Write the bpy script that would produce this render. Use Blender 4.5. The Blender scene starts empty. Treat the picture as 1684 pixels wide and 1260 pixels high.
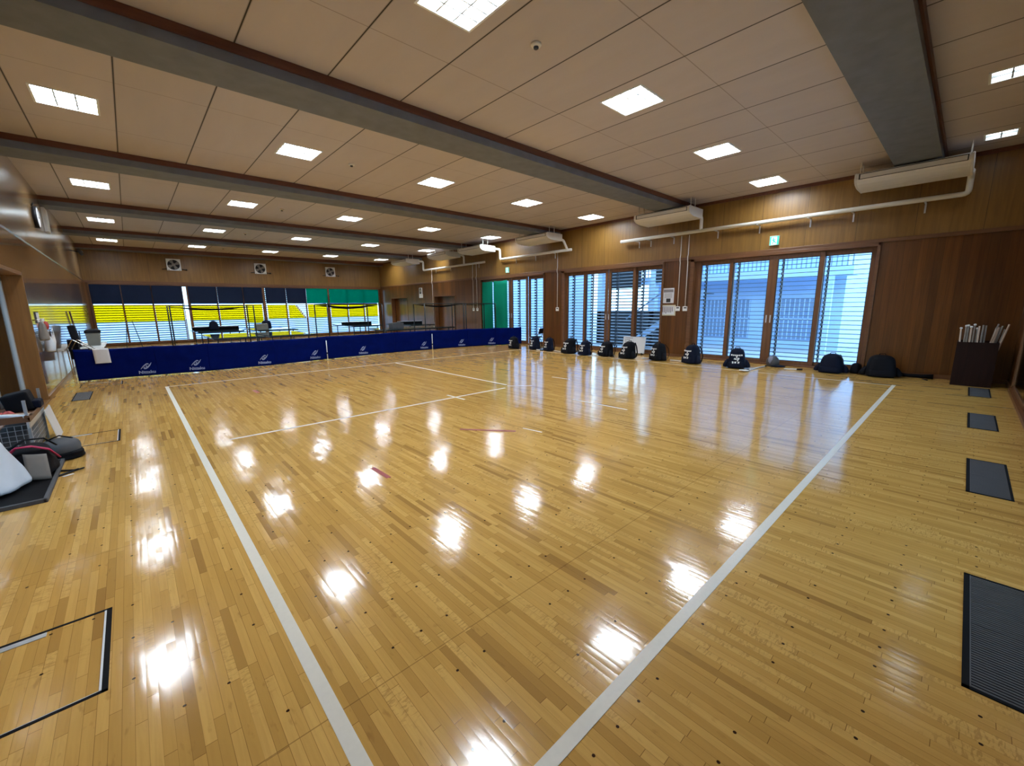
import bpy, math, random
from mathutils import Vector, Matrix
PI = math.pi
S = 1.17                      # room units -> metres
scene = bpy.context.scene
COL = scene.collection
random.seed(11)

# ------------------------------------------------------------------ mesh builder
class MB:
    def __init__(s):
        s.v = []; s.f = []; s.sm = []; s.mi = []
    def add(s, vs, fs, smooth=False, mi=0, M=None):
        o = len(s.v)
        for p in vs:
            p = Vector(p)
            if M is not None: p = M @ p
            s.v.append(p)
        for f in fs:
            s.f.append([i + o for i in f]); s.sm.append(smooth); s.mi.append(mi)
        return s
    def box(s, x0, x1, y0, y1, z0, z1, mi=0, M=None):
        vs = [(x0,y0,z0),(x1,y0,z0),(x1,y1,z0),(x0,y1,z0),(x0,y0,z1),(x1,y0,z1),(x1,y1,z1),(x0,y1,z1)]
        fs = [(3,2,1,0),(4,5,6,7),(0,1,5,4),(1,2,6,5),(2,3,7,6),(3,0,4,7)]
        return s.add(vs, fs, False, mi, M)
    def quad(s, a, b, c, d, mi=0):
        return s.add([a,b,c,d], [(0,1,2,3)], False, mi)
    def bar(s, p0, p1, w, h, mi=0):
        p0 = Vector(p0); p1 = Vector(p1); d = (p1-p0); L = d.length; d.normalize()
        up = Vector((0,0,1)) if abs(d.z) < .95 else Vector((1,0,0))
        a = d.cross(up).normalized(); b = a.cross(d).normalized()
        M = Matrix((( d.x,a.x,b.x,p0.x),(d.y,a.y,b.y,p0.y),(d.z,a.z,b.z,p0.z),(0,0,0,1)))
        return s.box(0,L,-w/2,w/2,-h/2,h/2,mi,M)
    def loft(s, rings, caps=True, smooth=True, mi=0, closed=True):
        n = len(rings[0]); vs = [p for r in rings for p in r]; fs = []
        for i in range(len(rings)-1):
            for j in range(n if closed else n-1):
                k = (j+1) % n
                fs.append((i*n+j, i*n+k, (i+1)*n+k, (i+1)*n+j))
        s.add(vs, fs, smooth, mi)
        if caps and closed:
            o = len(s.v) - len(vs)
            s.f.append([o+j for j in reversed(range(n))]); s.sm.append(False); s.mi.append(mi)
            s.f.append([o+(len(rings)-1)*n+j for j in range(n)]); s.sm.append(False); s.mi.append(mi)
        return s
    def tube(s, pts, r, n=8, mi=0, caps=True, flat=1.0):
        pts = [Vector(p) for p in pts]; rings = []
        N = len(pts); prev = None
        for i, p in enumerate(pts):
            d = (pts[min(i+1,N-1)] - pts[max(i-1,0)]).normalized()
            if prev is None:
                a = d.cross(Vector((0,0,1)) if abs(d.z) < .9 else Vector((1,0,0))).normalized()
            else:
                a = (prev - d*prev.dot(d))
                a = a.normalized() if a.length > 1e-6 else d.orthogonal().normalized()
            prev = a; b = d.cross(a)
            rr = r[i] if isinstance(r,(list,tuple)) else r
            rings.append([p + a*math.cos(2*PI*k/n)*rr + b*math.sin(2*PI*k/n)*rr*flat for k in range(n)])
        return s.loft(rings, caps, True, mi)
    def cyl(s, p0, p1, r, r1=None, n=14, mi=0, caps=True):
        return s.tube([p0,p1], [r, r if r1 is None else r1], n, mi, caps)
    def prism(s, poly, axis, c0, c1, mi=0, M=None, smooth=False):
        def P(a,b,c):
            return {'x':(c,a,b),'y':(a,c,b),'z':(a,b,c)}[axis]
        n = len(poly)
        vs = [P(a,b,c0) for a,b in poly] + [P(a,b,c1) for a,b in poly]
        fs = [(i,(i+1)%n,n+(i+1)%n,n+i) for i in range(n)]
        s.add(vs, fs, smooth, mi, M)
        o = len(s.v)-2*n
        s.f.append([o+i for i in reversed(range(n))]); s.sm.append(False); s.mi.append(mi)
        s.f.append([o+n+i for i in range(n)]); s.sm.append(False); s.mi.append(mi)
        return s
    def grid(s, fn, nu, nv, smooth=True, mi=0):
        vs = [fn(i/nu, j/nv) for i in range(nu+1) for j in range(nv+1)]
        fs = [(i*(nv+1)+j, (i+1)*(nv+1)+j, (i+1)*(nv+1)+j+1, i*(nv+1)+j+1) for i in range(nu) for j in range(nv)]
        return s.add(vs, fs, smooth, mi)
    def ball(s, c, rx, ry, rz, nu=14, nv=9, mi=0, jit=0):
        rings = []
        for j in range(1, nv):
            t = PI*j/nv
            rings.append([(c[0]+rx*math.sin(t)*math.cos(2*PI*i/nu)*(1+random.uniform(-jit,jit)),
                           c[1]+ry*math.sin(t)*math.sin(2*PI*i/nu)*(1+random.uniform(-jit,jit)),
                           c[2]-rz*math.cos(t)) for i in range(nu)])
        return s.loft(rings, True, True, mi)
    def build(s, name, mats, parent=None, loc=None, rotz=0, bevel=0, sub=0, solid=0):
        me = bpy.data.meshes.new(name)
        me.from_pydata([tuple(p) for p in s.v], [], s.f)
        for i, p in enumerate(me.polygons):
            p.use_smooth = s.sm[i]; p.material_index = s.mi[i]
        for m in (mats if isinstance(mats,(list,tuple)) else [mats]): me.materials.append(m)
        me.update()
        o = bpy.data.objects.new(name, me); COL.objects.link(o)
        if loc is not None: o.location = loc
        o.rotation_euler = (0,0,rotz)
        if parent is not None: o.parent = parent
        if solid:
            m = o.modifiers.new('thick','SOLIDIFY'); m.thickness = solid*S; m.offset = 0
        if bevel:
            m = o.modifiers.new('edge','BEVEL'); m.width = bevel*S; m.segments = 2; m.limit_method = 'ANGLE'
        if sub:
            m = o.modifiers.new('soft','SUBSURF'); m.levels = sub; m.render_levels = sub
        return o

def tag(o, label, cat, group=None, kind=None):
    if label: o['label'] = label
    if cat: o['category'] = cat
    if group: o['group'] = group
    if kind: o['kind'] = kind
    return o
def thing(name, label, cat, loc=(0,0,0), rotz=0, group=None):
    o = bpy.data.objects.new(name, None); COL.objects.link(o)
    o.empty_display_size = .1
    o.location = loc; o.rotation_euler = (0,0,rotz)
    return tag(o, label, cat, group)
def struct(o): o['kind'] = 'structure'; return o
def dup(root, label=None, loc=None, rotz=None, group=None):
    r = root.copy(); COL.objects.link(r)
    if loc is not None: r.location = loc
    if rotz is not None: r.rotation_euler = (0,0,rotz)
    if label: r['label'] = label
    if group: r['group'] = group
    for ch in list(root.children):
        c = ch.copy(); COL.objects.link(c); c.parent = r
        for g in list(ch.children):
            d = g.copy(); COL.objects.link(d); d.parent = c
    return r

# ------------------------------------------------------------------ materials
def new_mat(name):
    m = bpy.data.materials.new(name); m.use_nodes = True
    nt = m.node_tree; nt.nodes.clear()
    out = nt.nodes.new('ShaderNodeOutputMaterial')
    return m, nt, out
def N(nt, typ, **kw):
    n = nt.nodes.new(typ)
    for k, v in kw.items():
        if k == 'ins':
            for a, b in v.items(): n.inputs[a].default_value = b
        else: setattr(n, k, v)
    return n
def L(nt, a, b): nt.links.new(a, b)
def coords(nt, scale=(1,1,1)):
    tc = N(nt,'ShaderNodeTexCoord'); mp = N(nt,'ShaderNodeMapping')
    mp.inputs['Scale'].default_value = [c/S for c in scale]
    L(nt, tc.outputs['Object'], mp.inputs['Vector'])
    return mp.outputs['Vector']
def math_(nt, op, a, b=None, c=None):
    n = N(nt,'ShaderNodeMath', operation=op)
    for i, x in enumerate((a,b,c)):
        if x is None: continue
        if isinstance(x,(int,float)): n.inputs[i].default_value = x
        else: L(nt, x, n.inputs[i])
    return n.outputs[0]
def mix(nt, fac, a, b, blend='MIX'):
    n = N(nt,'ShaderNodeMix', data_type='RGBA', blend_type=blend)
    for sock, x in ((n.inputs[0],fac),(n.inputs[6],a),(n.inputs[7],b)):
        if isinstance(x,(int,float)): sock.default_value = x
        elif isinstance(x,(tuple,list)): sock.default_value = (*x[:3],1)
        else: L(nt, x, sock)
    return n.outputs[2]
def ramp(nt, fac, stops):
    r = N(nt,'ShaderNodeValToRGB'); cr = r.color_ramp
    while len(cr.elements) < len(stops): cr.elements.new(.5)
    for e, (p, c) in zip(cr.elements, stops):
        e.position = p; e.color = (*c[:3],1) if isinstance(c,(tuple,list)) else (c,c,c,1)
    L(nt, fac, r.inputs[0]); return r.outputs[0]
def bsdf(nt, out, color=None, rough=.5, metal=0, spec=.5, coat=0, coat_rough=.1):
    b = N(nt,'ShaderNodeBsdfPrincipled')
    if color is not None:
        if isinstance(color,(tuple,list)): b.inputs['Base Color'].default_value = (*color[:3],1)
        else: L(nt, color, b.inputs['Base Color'])
    if isinstance(rough,(int,float)): b.inputs['Roughness'].default_value = rough
    else: L(nt, rough, b.inputs['Roughness'])
    b.inputs['Metallic'].default_value = metal
    b.inputs['Specular IOR Level'].default_value = spec
    b.inputs['Coat Weight'].default_value = coat
    b.inputs['Coat Roughness'].default_value = coat_rough
    L(nt, b.outputs[0], out.inputs[0]); return b
def plain(name, color, rough=.5, metal=0, spec=.5, scale=12, amt=.12, bump=0):
    m, nt, out = new_mat(name)
    v = coords(nt)
    nz = N(nt,'ShaderNodeTexNoise', ins={'Scale':scale,'Detail':4})
    L(nt, v, nz.inputs['Vector'])
    c = mix(nt, nz.outputs['Fac'], [x*(1-amt) for x in color], [min(1,x*(1+amt)) for x in color])
    b = bsdf(nt, out, c, rough, metal, spec)
    if bump:
        bp = N(nt,'ShaderNodeBump', ins={'Strength':bump,'Distance':.01})
        L(nt, nz.outputs['Fac'], bp.inputs['Height']); L(nt, bp.outputs[0], b.inputs['Normal'])
    return m
def emit(name, color, strength):
    m, nt, out = new_mat(name)
    e = N(nt,'ShaderNodeEmission'); e.inputs[0].default_value = (*color,1); e.inputs[1].default_value = strength
    L(nt, e.outputs[0], out.inputs[0]); return m
def wood(name, dark, light, along='z', across='y', board=0, groove=0, rough=.35, spec=.5, coat=0, bvar=.25, coat_rough=.12, grain=60):
    m, nt, out = new_mat(name)
    sc = {'x':1,'y':1,'z':1}
    for k in 'xyz': sc[k] = 1.2 if k == along else grain*.35
    v = coords(nt, (sc['x'],sc['y'],sc['z']))
    nz = N(nt,'ShaderNodeTexNoise', ins={'Scale':1.0,'Detail':5,'Roughness':.6,'Distortion':.4})
    L(nt, v, nz.inputs['Vector'])
    c = mix(nt, ramp(nt, nz.outputs['Fac'], [(.3,0.),(.7,1.)]), dark, light)
    if board:
        v2 = coords(nt)
        sp = N(nt,'ShaderNodeSeparateXYZ'); L(nt, v2, sp.inputs[0])
        a = math_(nt,'DIVIDE', sp.outputs['XYZ'.index(across.upper())], board)
        fl = math_(nt,'FLOOR', a)
        wn = N(nt,'ShaderNodeTexWhiteNoise', noise_dimensions='1D'); L(nt, fl, wn.inputs['W'])
        k = math_(nt,'MULTIPLY_ADD', wn.outputs['Value'], bvar*2, 1-bvar)
        cc = N(nt,'ShaderNodeCombineXYZ')
        for i in range(3): L(nt, k, cc.inputs[i])
        c = mix(nt, 1.0, c, cc.outputs[0], 'MULTIPLY')
        if groove:
            fr = math_(nt,'FRACT', a)
            g = math_(nt,'LESS_THAN', fr, groove/board)
            c = mix(nt, g, c, [x*.25 for x in dark])
    bsdf(nt, out, c, rough, 0, spec, coat, coat_rough)
    return m
def cloth(name, color, trans, see, rough=.9, weave=.12):
    m, nt, out = new_mat(name)
    v = coords(nt)
    nz = N(nt,'ShaderNodeTexNoise', ins={'Scale':30,'Detail':3}); L(nt, v, nz.inputs['Vector'])
    c = mix(nt, nz.outputs['Fac'], [x*(1-weave) for x in color], [min(1,x*(1+weave)) for x in color])
    d = N(nt,'ShaderNodeBsdfDiffuse'); L(nt, c, d.inputs[0])
    t = N(nt,'ShaderNodeBsdfTranslucent'); L(nt, c, t.inputs[0])
    tr = N(nt,'ShaderNodeBsdfTransparent'); L(nt, c, tr.inputs[0])
    m1 = N(nt,'ShaderNodeMixShader'); m1.inputs[0].default_value = trans
    L(nt, d.outputs[0], m1.inputs[1]); L(nt, t.outputs[0], m1.inputs[2])
    m2 = N(nt,'ShaderNodeMixShader'); m2.inputs[0].default_value = see
    L(nt, m1.outputs[0], m2.inputs[1]); L(nt, tr.outputs[0], m2.inputs[2])
    L(nt, m2.outputs[0], out.inputs[0]); return m
def glass_mat(name, tint=(.93,.97,.98)):
    m, nt, out = new_mat(name)
    tr = N(nt,'ShaderNodeBsdfTransparent'); tr.inputs[0].default_value = (*tint,1)
    g = N(nt,'ShaderNodeBsdfGlossy'); g.inputs['Roughness'].default_value = .02
    lw = N(nt,'ShaderNodeFresnel'); lw.inputs[0].default_value = 1.22
    mx = N(nt,'ShaderNodeMixShader')
    L(nt, lw.outputs[0], mx.inputs[0]); L(nt, tr.outputs[0], mx.inputs[1]); L(nt, g.outputs[0], mx.inputs[2])
    L(nt, mx.outputs[0], out.inputs[0]); return m

def floor_mat():
    m, nt, out = new_mat('maple_strip_floor')
    v = coords(nt)
    sp = N(nt,'ShaderNodeSeparateXYZ'); L(nt, v, sp.inputs[0])
    X, Y = sp.outputs[0], sp.outputs[1]
    W = .0328; LEN = .44
    a = math_(nt,'DIVIDE', X, W); row = math_(nt,'FLOOR', a); fx = math_(nt,'FRACT', a)
    wn = N(nt,'ShaderNodeTexWhiteNoise', noise_dimensions='1D'); L(nt, row, wn.inputs['W'])
    yy = math_(nt,'DIVIDE', math_(nt,'MULTIPLY_ADD', wn.outputs['Value'], 7.3, Y), LEN)
    cell = math_(nt,'FLOOR', yy); fy = math_(nt,'FRACT', yy)
    cv = N(nt,'ShaderNodeCombineXYZ'); L(nt, row, cv.inputs[0]); L(nt, cell, cv.inputs[1])
    w2 = N(nt,'ShaderNodeTexWhiteNoise', noise_dimensions='2D'); L(nt, cv.outputs[0], w2.inputs['Vector'])
    r = w2.outputs['Value']
    base = ramp(nt, r, [(0,FL0),(.08,FL1),(.5,FL2),(1,FL3)])
    # grain
    mp = N(nt,'ShaderNodeMapping'); mp.inputs['Scale'].default_value = (70,3.0,1)
    L(nt, v, mp.inputs['Vector'])
    off = N(nt,'ShaderNodeVectorMath', operation='ADD'); L(nt, mp.outputs[0], off.inputs[0]); 
    o2 = N(nt,'ShaderNodeVectorMath', operation='SCALE'); L(nt, w2.outputs['Color'], o2.inputs[0]); o2.inputs['Scale'].default_value = 40
    L(nt, o2.outputs[0], off.inputs[1])
    nz = N(nt,'ShaderNodeTexNoise', ins={'Scale':1.0,'Detail':5,'Roughness':.65,'Distortion':.6}); L(nt, off.outputs[0], nz.inputs['Vector'])
    base = mix(nt, math_(nt,'MULTIPLY', ramp(nt, nz.outputs['Fac'], [(.42,0.),(.75,1.)]), .38), base, FLG)
    # mineral streaks and curly figure on some strips
    mp2 = N(nt,'ShaderNodeMapping'); mp2.inputs['Scale'].default_value = (25,90,1); L(nt, v, mp2.inputs['Vector'])
    nz2 = N(nt,'ShaderNodeTexNoise', ins={'Scale':1.0,'Detail':2,'Distortion':1.2}); L(nt, mp2.outputs[0], nz2.inputs['Vector'])
    big = N(nt,'ShaderNodeTexNoise', ins={'Scale':1.7,'Detail':2}); L(nt, v, big.inputs['Vector'])
    curl = math_(nt,'MULTIPLY', ramp(nt, nz2.outputs['Fac'], [(.52,0.),(.6,1.)]), ramp(nt, math_(nt,'MULTIPLY', big.outputs['Fac'], w2.outputs['Color'] if False else math_(nt,'ADD', r, .35)), [(.58,0.),(.66,1.)]))
    base = mix(nt, math_(nt,'MULTIPLY', curl, .4), base, FLD)
    blot = N(nt,'ShaderNodeTexNoise', ins={'Scale':9,'Detail':3}); 
    mp3 = N(nt,'ShaderNodeMapping'); mp3.inputs['Scale'].default_value = (3.2,1,1); L(nt, v, mp3.inputs['Vector']); L(nt, mp3.outputs[0], blot.inputs['Vector'])
    base = mix(nt, math_(nt,'MULTIPLY', ramp(nt, blot.outputs['Fac'], [(.64,0.),(.74,1.)]), .45), base, FLD)
    # strip joints
    gx = math_(nt,'LESS_THAN', fx, .045)
    gy = math_(nt,'LESS_THAN', fy, .0045)
    # sub panel seams
    sy = math_(nt,'LESS_THAN', math_(nt,'FRACT', math_(nt,'DIVIDE', math_(nt,'ADD', Y, .61), 1.9)), .0024)
    g = math_(nt,'MAXIMUM', math_(nt,'MAXIMUM', math_(nt,'MULTIPLY', gx, math_(nt,'MULTIPLY_ADD', wn.outputs['Value'], .7, .3)), gy), math_(nt,'MULTIPLY',sy,.7))
    base = mix(nt, math_(nt,'MULTIPLY', g, .75), base, (.13,.055,.013))
    # dark wooden plugs on a regular grid
    px = math_(nt,'DIVIDE', math_(nt,'ADD', X, .0655-.49+.131*400), .131)
    py = math_(nt,'DIVIDE', math_(nt,'ADD', Y, .135-.61+.27*400), .27)
    dx = math_(nt,'MULTIPLY', math_(nt,'SUBTRACT', math_(nt,'FRACT', px), .5), .131)
    dy = math_(nt,'MULTIPLY', math_(nt,'SUBTRACT', math_(nt,'FRACT', py), .5), .27)
    d = math_(nt,'SQRT', math_(nt,'ADD', math_(nt,'MULTIPLY', dx, dx), math_(nt,'MULTIPLY', dy, dy)))
    pc = N(nt,'ShaderNodeCombineXYZ'); L(nt, math_(nt,'FLOOR', px), pc.inputs[0]); L(nt, math_(nt,'FLOOR', py), pc.inputs[1])
    w3 = N(nt,'ShaderNodeTexWhiteNoise', noise_dimensions='2D'); L(nt, pc.outputs[0], w3.inputs['Vector'])
    dot = math_(nt,'MULTIPLY', math_(nt,'LESS_THAN', d, .0056), math_(nt,'GREATER_THAN', w3.outputs['Value'], .42))
    base = mix(nt, dot, base, (.035,.012,.004))
    # gloss: lacquer, slightly cupped strips and a lazy wave
    rz = N(nt,'ShaderNodeTexNoise', ins={'Scale':2.2,'Detail':4}); L(nt, v, rz.inputs['Vector'])
    rough = math_(nt,'MULTIPLY_ADD', rz.outputs['Fac'], .07, FROUGH)
    b = bsdf(nt, out, base, rough, 0, FSPEC)
    # every strip is laid a hair off level and slightly cupped
    sc = N(nt,'ShaderNodeSeparateColor'); L(nt, w2.outputs['Color'], sc.inputs[0])
    wv = N(nt,'ShaderNodeTexNoise', ins={'Scale':3.2,'Detail':2}); L(nt, v, wv.inputs['Vector'])
    sw = N(nt,'ShaderNodeSeparateColor'); L(nt, wv.outputs['Color'], sw.inputs[0])
    def cen(x, k): return math_(nt,'MULTIPLY', math_(nt,'SUBTRACT', x, .5), k)
    tx = math_(nt,'ADD', math_(nt,'ADD', cen(sc.outputs[0], .012), cen(fx, .022)), cen(sw.outputs[0], .045))
    ty = math_(nt,'ADD', math_(nt,'ADD', cen(sc.outputs[1], .010), cen(fy, .008)), cen(sw.outputs[1], .045))
    cn = N(nt,'ShaderNodeCombineXYZ'); L(nt, tx, cn.inputs[0]); L(nt, ty, cn.inputs[1]); cn.inputs[2].default_value = 1
    nn = N(nt,'ShaderNodeVectorMath', operation='NORMALIZE'); L(nt, cn.outputs[0], nn.inputs[0])
    L(nt, nn.outputs[0], b.inputs['Normal'])
    return m
FL0=(.36,.19,.046); FL1=(.515,.29,.070); FL2=(.60,.345,.088); FL3=(.70,.425,.122); FLG=(.42,.225,.06); FLD=(.27,.13,.034)
FROUGH=.08; FSPEC=.5; FBUMP=1.0

def ceiling_mat():
    m, nt, out = new_mat('ceiling_boards')
    v = coords(nt)
    sp = N(nt,'ShaderNodeSeparateXYZ'); L(nt, v, sp.inputs[0])
    X, Y = sp.outputs[0], sp.outputs[1]
    ax = math_(nt,'DIVIDE', math_(nt,'ADD', X, -.21+.84*20), .84)
    fx = math_(nt,'FRACT', math_(nt,'ADD', ax, .5)); jx = math_(nt,'LESS_THAN', math_(nt,'ABSOLUTE', math_(nt,'SUBTRACT', fx, .5)), .0075)
    ey = math_(nt,'LESS_THAN', math_(nt,'ABSOLUTE', math_(nt,'SUBTRACT', fx, .5)), .016)
    bay = math_(nt,'MULTIPLY', math_(nt,'FRACT', math_(nt,'DIVIDE', math_(nt,'ADD', Y, -.57+4.35*10), 4.35)), 4.35)
    j1 = math_(nt,'LESS_THAN', math_(nt,'ABSOLUTE', math_(nt,'SUBTRACT', bay, 1.66)), .005)
    j2 = math_(nt,'LESS_THAN', math_(nt,'ABSOLUTE', math_(nt,'SUBTRACT', bay, 3.31)), .005)
    jy = math_(nt,'MAXIMUM', j1, j2)
    wn = N(nt,'ShaderNodeTexWhiteNoise', noise_dimensions='1D'); L(nt, math_(nt,'FLOOR', ax), wn.inputs['W'])
    nz = N(nt,'ShaderNodeTexNoise', ins={'Scale':.8,'Detail':5}); 
    mp = N(nt,'ShaderNodeMapping'); mp.inputs['Scale'].default_value = (6,1.2,1); L(nt, v, mp.inputs[0]); L(nt, mp.outputs[0], nz.inputs['Vector'])
    c = mix(nt, nz.outputs['Fac'], CE0, CE1)
    k = math_(nt,'MULTIPLY_ADD', wn.outputs['Value'], .10, .95)
    cc = N(nt,'ShaderNodeCombineXYZ')
    for i in range(3): L(nt, k, cc.inputs[i])
    c = mix(nt, 1.0, c, cc.outputs[0], 'MULTIPLY')
    c = mix(nt, math_(nt,'MULTIPLY', jy, .5), c, (.12,.07,.04))
    c = mix(nt, math_(nt,'MULTIPLY', ey, .35), c, (.22,.18,.15))
    c = mix(nt, jx, c, (.02,.012,.008))
    bsdf(nt, out, c, .5, 0, .35)
    return m
CE0=(.48,.43,.42); CE1=(.56,.505,.495)

M = {}
M['floor'] = floor_mat()
M['ceil'] = ceiling_mat()
M['ply'] = wood('honey_plywood', (.165,.080,.0135), (.235,.121,.024), 'z','y', .84, .006, rough=.38, bvar=.08)
M['plyx'] = wood('honey_plywood_far', (.165,.080,.0135), (.235,.121,.024), 'z','x', .84, .006, rough=.38, bvar=.08)
M['cedar'] = wood('cedar_boards', (.082,.026,.0038), (.135,.049,.0085), 'z','y', .105, .0022, rough=.3, bvar=.28, coat=.25, coat_rough=.12)
M['cedarx'] = wood('cedar_boards_far', (.082,.026,.0038), (.135,.049,.0085), 'z','x', .105, .0022, rough=.3, bvar=.28)
M['lwall_up'] = wood('glossy_wall_panel_upper', (.17,.10,.04), (.24,.15,.065), 'z','y', 1.68, .006, rough=.22, bvar=.05, coat=.6, coat_rough=.22)
M['lwall'] = wood('glossy_wall_panel', (.16,.075,.016), (.23,.115,.028), 'z','y', .84, .004, rough=.25, bvar=.06, coat=.8, coat_rough=.06)
M['sash'] = wood('sash_timber', (.11,.042,.014), (.17,.073,.026), 'z','y', 0, 0, rough=.4)
M['sashy'] = wood('sash_timber_rail', (.11,.042,.014), (.17,.073,.026), 'y','z', 0, 0, rough=.4)
M['sashx'] = wood('sash_timber_rail_far', (.11,.042,.014), (.17,.073,.026), 'x','z', 0, 0, rough=.4)
M['redwood'] = wood('red_stained_batten', (.085,.026,.013), (.15,.05,.024), 'x','z', 0, 0, rough=.45)
M['jamb'] = wood('window_jamb', (.16,.065,.014), (.23,.105,.026), 'z','x', 0, 0, rough=.35)
M['darkbox'] = wood('dark_brown_box', (.013,.0045,.003), (.022,.008,.005), 'z','y', 0, 0, rough=.75, spec=.15)
M['concrete'] = plain('beam_concrete', (.145,.16,.185), .62, scale=5, amt=.3)
M['white'] = plain('white_enamel', (.78,.79,.78), .35, amt=.03)
M['pipe'] = plain('pipe_lagging', (.72,.70,.64), .4, amt=.04)
M['acw'] = plain('ac_casing', (.74,.73,.72), .4, amt=.03)
M['acdark'] = plain('ac_slot', (.02,.02,.022), .5)
M['lamp_house'] = plain('lamp_housing', (.80,.84,.84), .4, amt=.02)
M['louvre_metal'] = plain('lamp_louvre', (.30,.33,.33), .4, amt=.03)
M['tube'] = emit('fluorescent_tube', (.92,1.0,1.12), 110.)
M['lampback'] = emit('lamp_glow_plate', (.90,1.0,1.10), 40.)
M['lampdim'] = emit('lamp_glow_small', (.90,1.0,1.08), 4.5)
M['tape'] = plain('white_court_tape', (.72,.68,.58), .35, scale=40, amt=.06)
M['tapethin'] = plain('thin_court_tape', (.74,.66,.58), .4, scale=40, amt=.06)
M['tapered'] = plain('red_tape', (.30,.035,.028), .45)
M['grille'] = plain('floor_grille', (.10,.10,.105), .5, metal=.2)
M['grilleframe'] = plain('floor_grille_frame', (.007,.007,.008), .7, spec=.08)
M['alu'] = plain('aluminium', (.62,.64,.66), .35, metal=.6, amt=.04)
M['slat'] = plain('louvre_slat', (.26,.31,.38), .45, amt=.05)
M['slatfar'] = plain('louvre_slat_far', (.08,.27,.48), .5, amt=.05)  # bluish shade of the slat undersides put into the colour
M['slatw'] = plain('louvre_slat_white', (.80,.82,.85), .45, amt=.04)
M['glass'] = glass_mat('window_glass')
M['gasket'] = plain('black_gasket', (.015,.015,.016), .5)
M['navy'] = cloth('navy_cloth', (.014,.020,.040), .10, .01)
M['green'] = cloth('green_cloth', (.0,.22,.12), .42, .07)
M['greendoor'] = cloth('green_door_cloth', (.012,.33,.20), .40, .02)
M['yellow'] = cloth('yellow_cloth', (1.0,.62,.002), .60, .55)
M['barrier'] = plain('blue_vinyl', (.0002,.0055,.095), .7, amt=.25, scale=5, spec=.04)
M['logo'] = plain('pale_blue_print', (.30,.36,.60), .6)
M['paper'] = plain('paper', (.72,.73,.76), .7, amt=.04)
M['cream'] = plain('cream_paper', (.62,.58,.40), .7, amt=.08, scale=30)
M['greyprint'] = plain('grey_print', (.25,.23,.24), .7, scale=50, amt=.3)
M['black'] = plain('black_plastic', (.008,.008,.010), .6, spec=.2)
M['blackmetal'] = plain('black_metal', (.014,.015,.018), .35, metal=.3)
M['net'] = cloth('black_net', (.02,.02,.022), .3, .55)
M['bag'] = plain('navy_nylon', (.0022,.0045,.016), .7, amt=.3, scale=18, bump=.3, spec=.15)
M['bagblack'] = plain('black_nylon', (.0028,.003,.0055), .7, amt=.3, scale=18, bump=.3, spec=.15)
M['bagtext'] = plain('white_print', (.75,.75,.74), .6)
M['stick'] = plain('white_shaft', (.72,.72,.70), .4)
M['palestick'] = plain('pale_wood_stick', (.30,.28,.25), .6, amt=.25)
M['steel'] = plain('chrome_steel', (.62,.63,.65), .22, metal=1.0, amt=.04)
M['greytop'] = plain('table_top', (.035,.06,.07), .03, amt=.1, spec=.7)
M['board'] = plain('whiteboard', (.66,.67,.67), .3, amt=.03)
M['ink'] = plain('ink', (.12,.12,.14), .6)
M['exitgreen'] = emit('exit_green', (.03,.55,.42), 1.1)
M['exitwhite'] = emit('exit_white', (.55,1.0,.98), 1.25)
M['exithouse'] = plain('exit_housing', (.60,.66,.60), .4)
M['plastic'] = plain('white_plastic_bag', (.62,.68,.76), .35, amt=.08, scale=6, bump=.4)
M['pink'] = plain('magenta_strap', (.42,.012,.08), .6)
M['greyfab'] = plain('grey_fabric', (.22,.20,.18), .8, amt=.15)
M['olive'] = plain('grey_green_box', (.20,.20,.17), .6)
M['dgrey'] = plain('dark_grey_fabric', (.06,.06,.065), .7)
M['redcloth'] = plain('red_cloth', (.42,.05,.04), .6, amt=.2)
M['wiregrey'] = plain('grey_wire', (.45,.48,.52), .35, metal=.7)
M['palecap'] = plain('pale_purple_fabric', (.20,.21,.27), .7)
M['tray'] = plain('brown_tray', (.13,.055,.022), .5)
M['tubepaper'] = plain('paper_tube', (.55,.42,.32), .7)
M['facade'] = plain('pale_facade', (.50,.68,.92), .7, amt=.06, scale=2)
M['facwin'] = plain('facade_window', (.26,.36,.52), .3)
M['steelstair'] = plain('stair_steel', (.05,.055,.07), .55)
M['ground'] = plain('pale_paving', (.45,.47,.5), .8, scale=1.5, amt=.1)
M['darkwall'] = plain('dark_outer_wall', (.012,.015,.02), .8)
M['dark_backdrop'] = plain('backdrop_green', (.02,.04,.022), .8, scale=6, amt=.5)

# ------------------------------------------------------------------ the room
XL, XR, YN, YF, H = -1.09, 10.70, -.60, 22.65, 3.80
RAIL = 2.50
fl = struct(MB().box(XL-.6,XR+.32,YN-.3,YF+.3,-.12,0).build('floor', M['floor']))

LX = [-.21,2.31,4.83,7.35,9.87]; LYS = [3.07,7.45,11.83,16.20,20.57]; LS = .28
small = [(7.38,.0),(9.87,.0)]; LSS = .175
holes = [(x-LS+.008,x+LS-.008,y-LS+.008,y+LS-.008) for x in LX for y in LYS] + [(x-LSS+.008,x+LSS-.008,y-LSS+.008,y+LSS-.008) for x,y in small]
xs = sorted(set([XL-.1,XR+.1]+[h[0] for h in holes]+[h[1] for h in holes])); ys = sorted(set([YN-.1,YF+.1]+[h[2] for h in holes]+[h[3] for h in holes]))
c = MB()
for i in range(len(xs)-1):
    for j in range(len(ys)-1):
        mx, my = (xs[i]+xs[i+1])/2, (ys[j]+ys[j+1])/2
        if any(h[0] < mx < h[1] and h[2] < my < h[3] for h in holes): continue
        c.quad((xs[i],ys[j],H),(xs[i],ys[j+1],H),(xs[i+1],ys[j+1],H),(xs[i+1],ys[j],H))
c.box(XL-.2,XR+.25,YN-.2,YF+.25,H+.12,H+.3)
struct(c.build('ceiling', M['ceil']))
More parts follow.
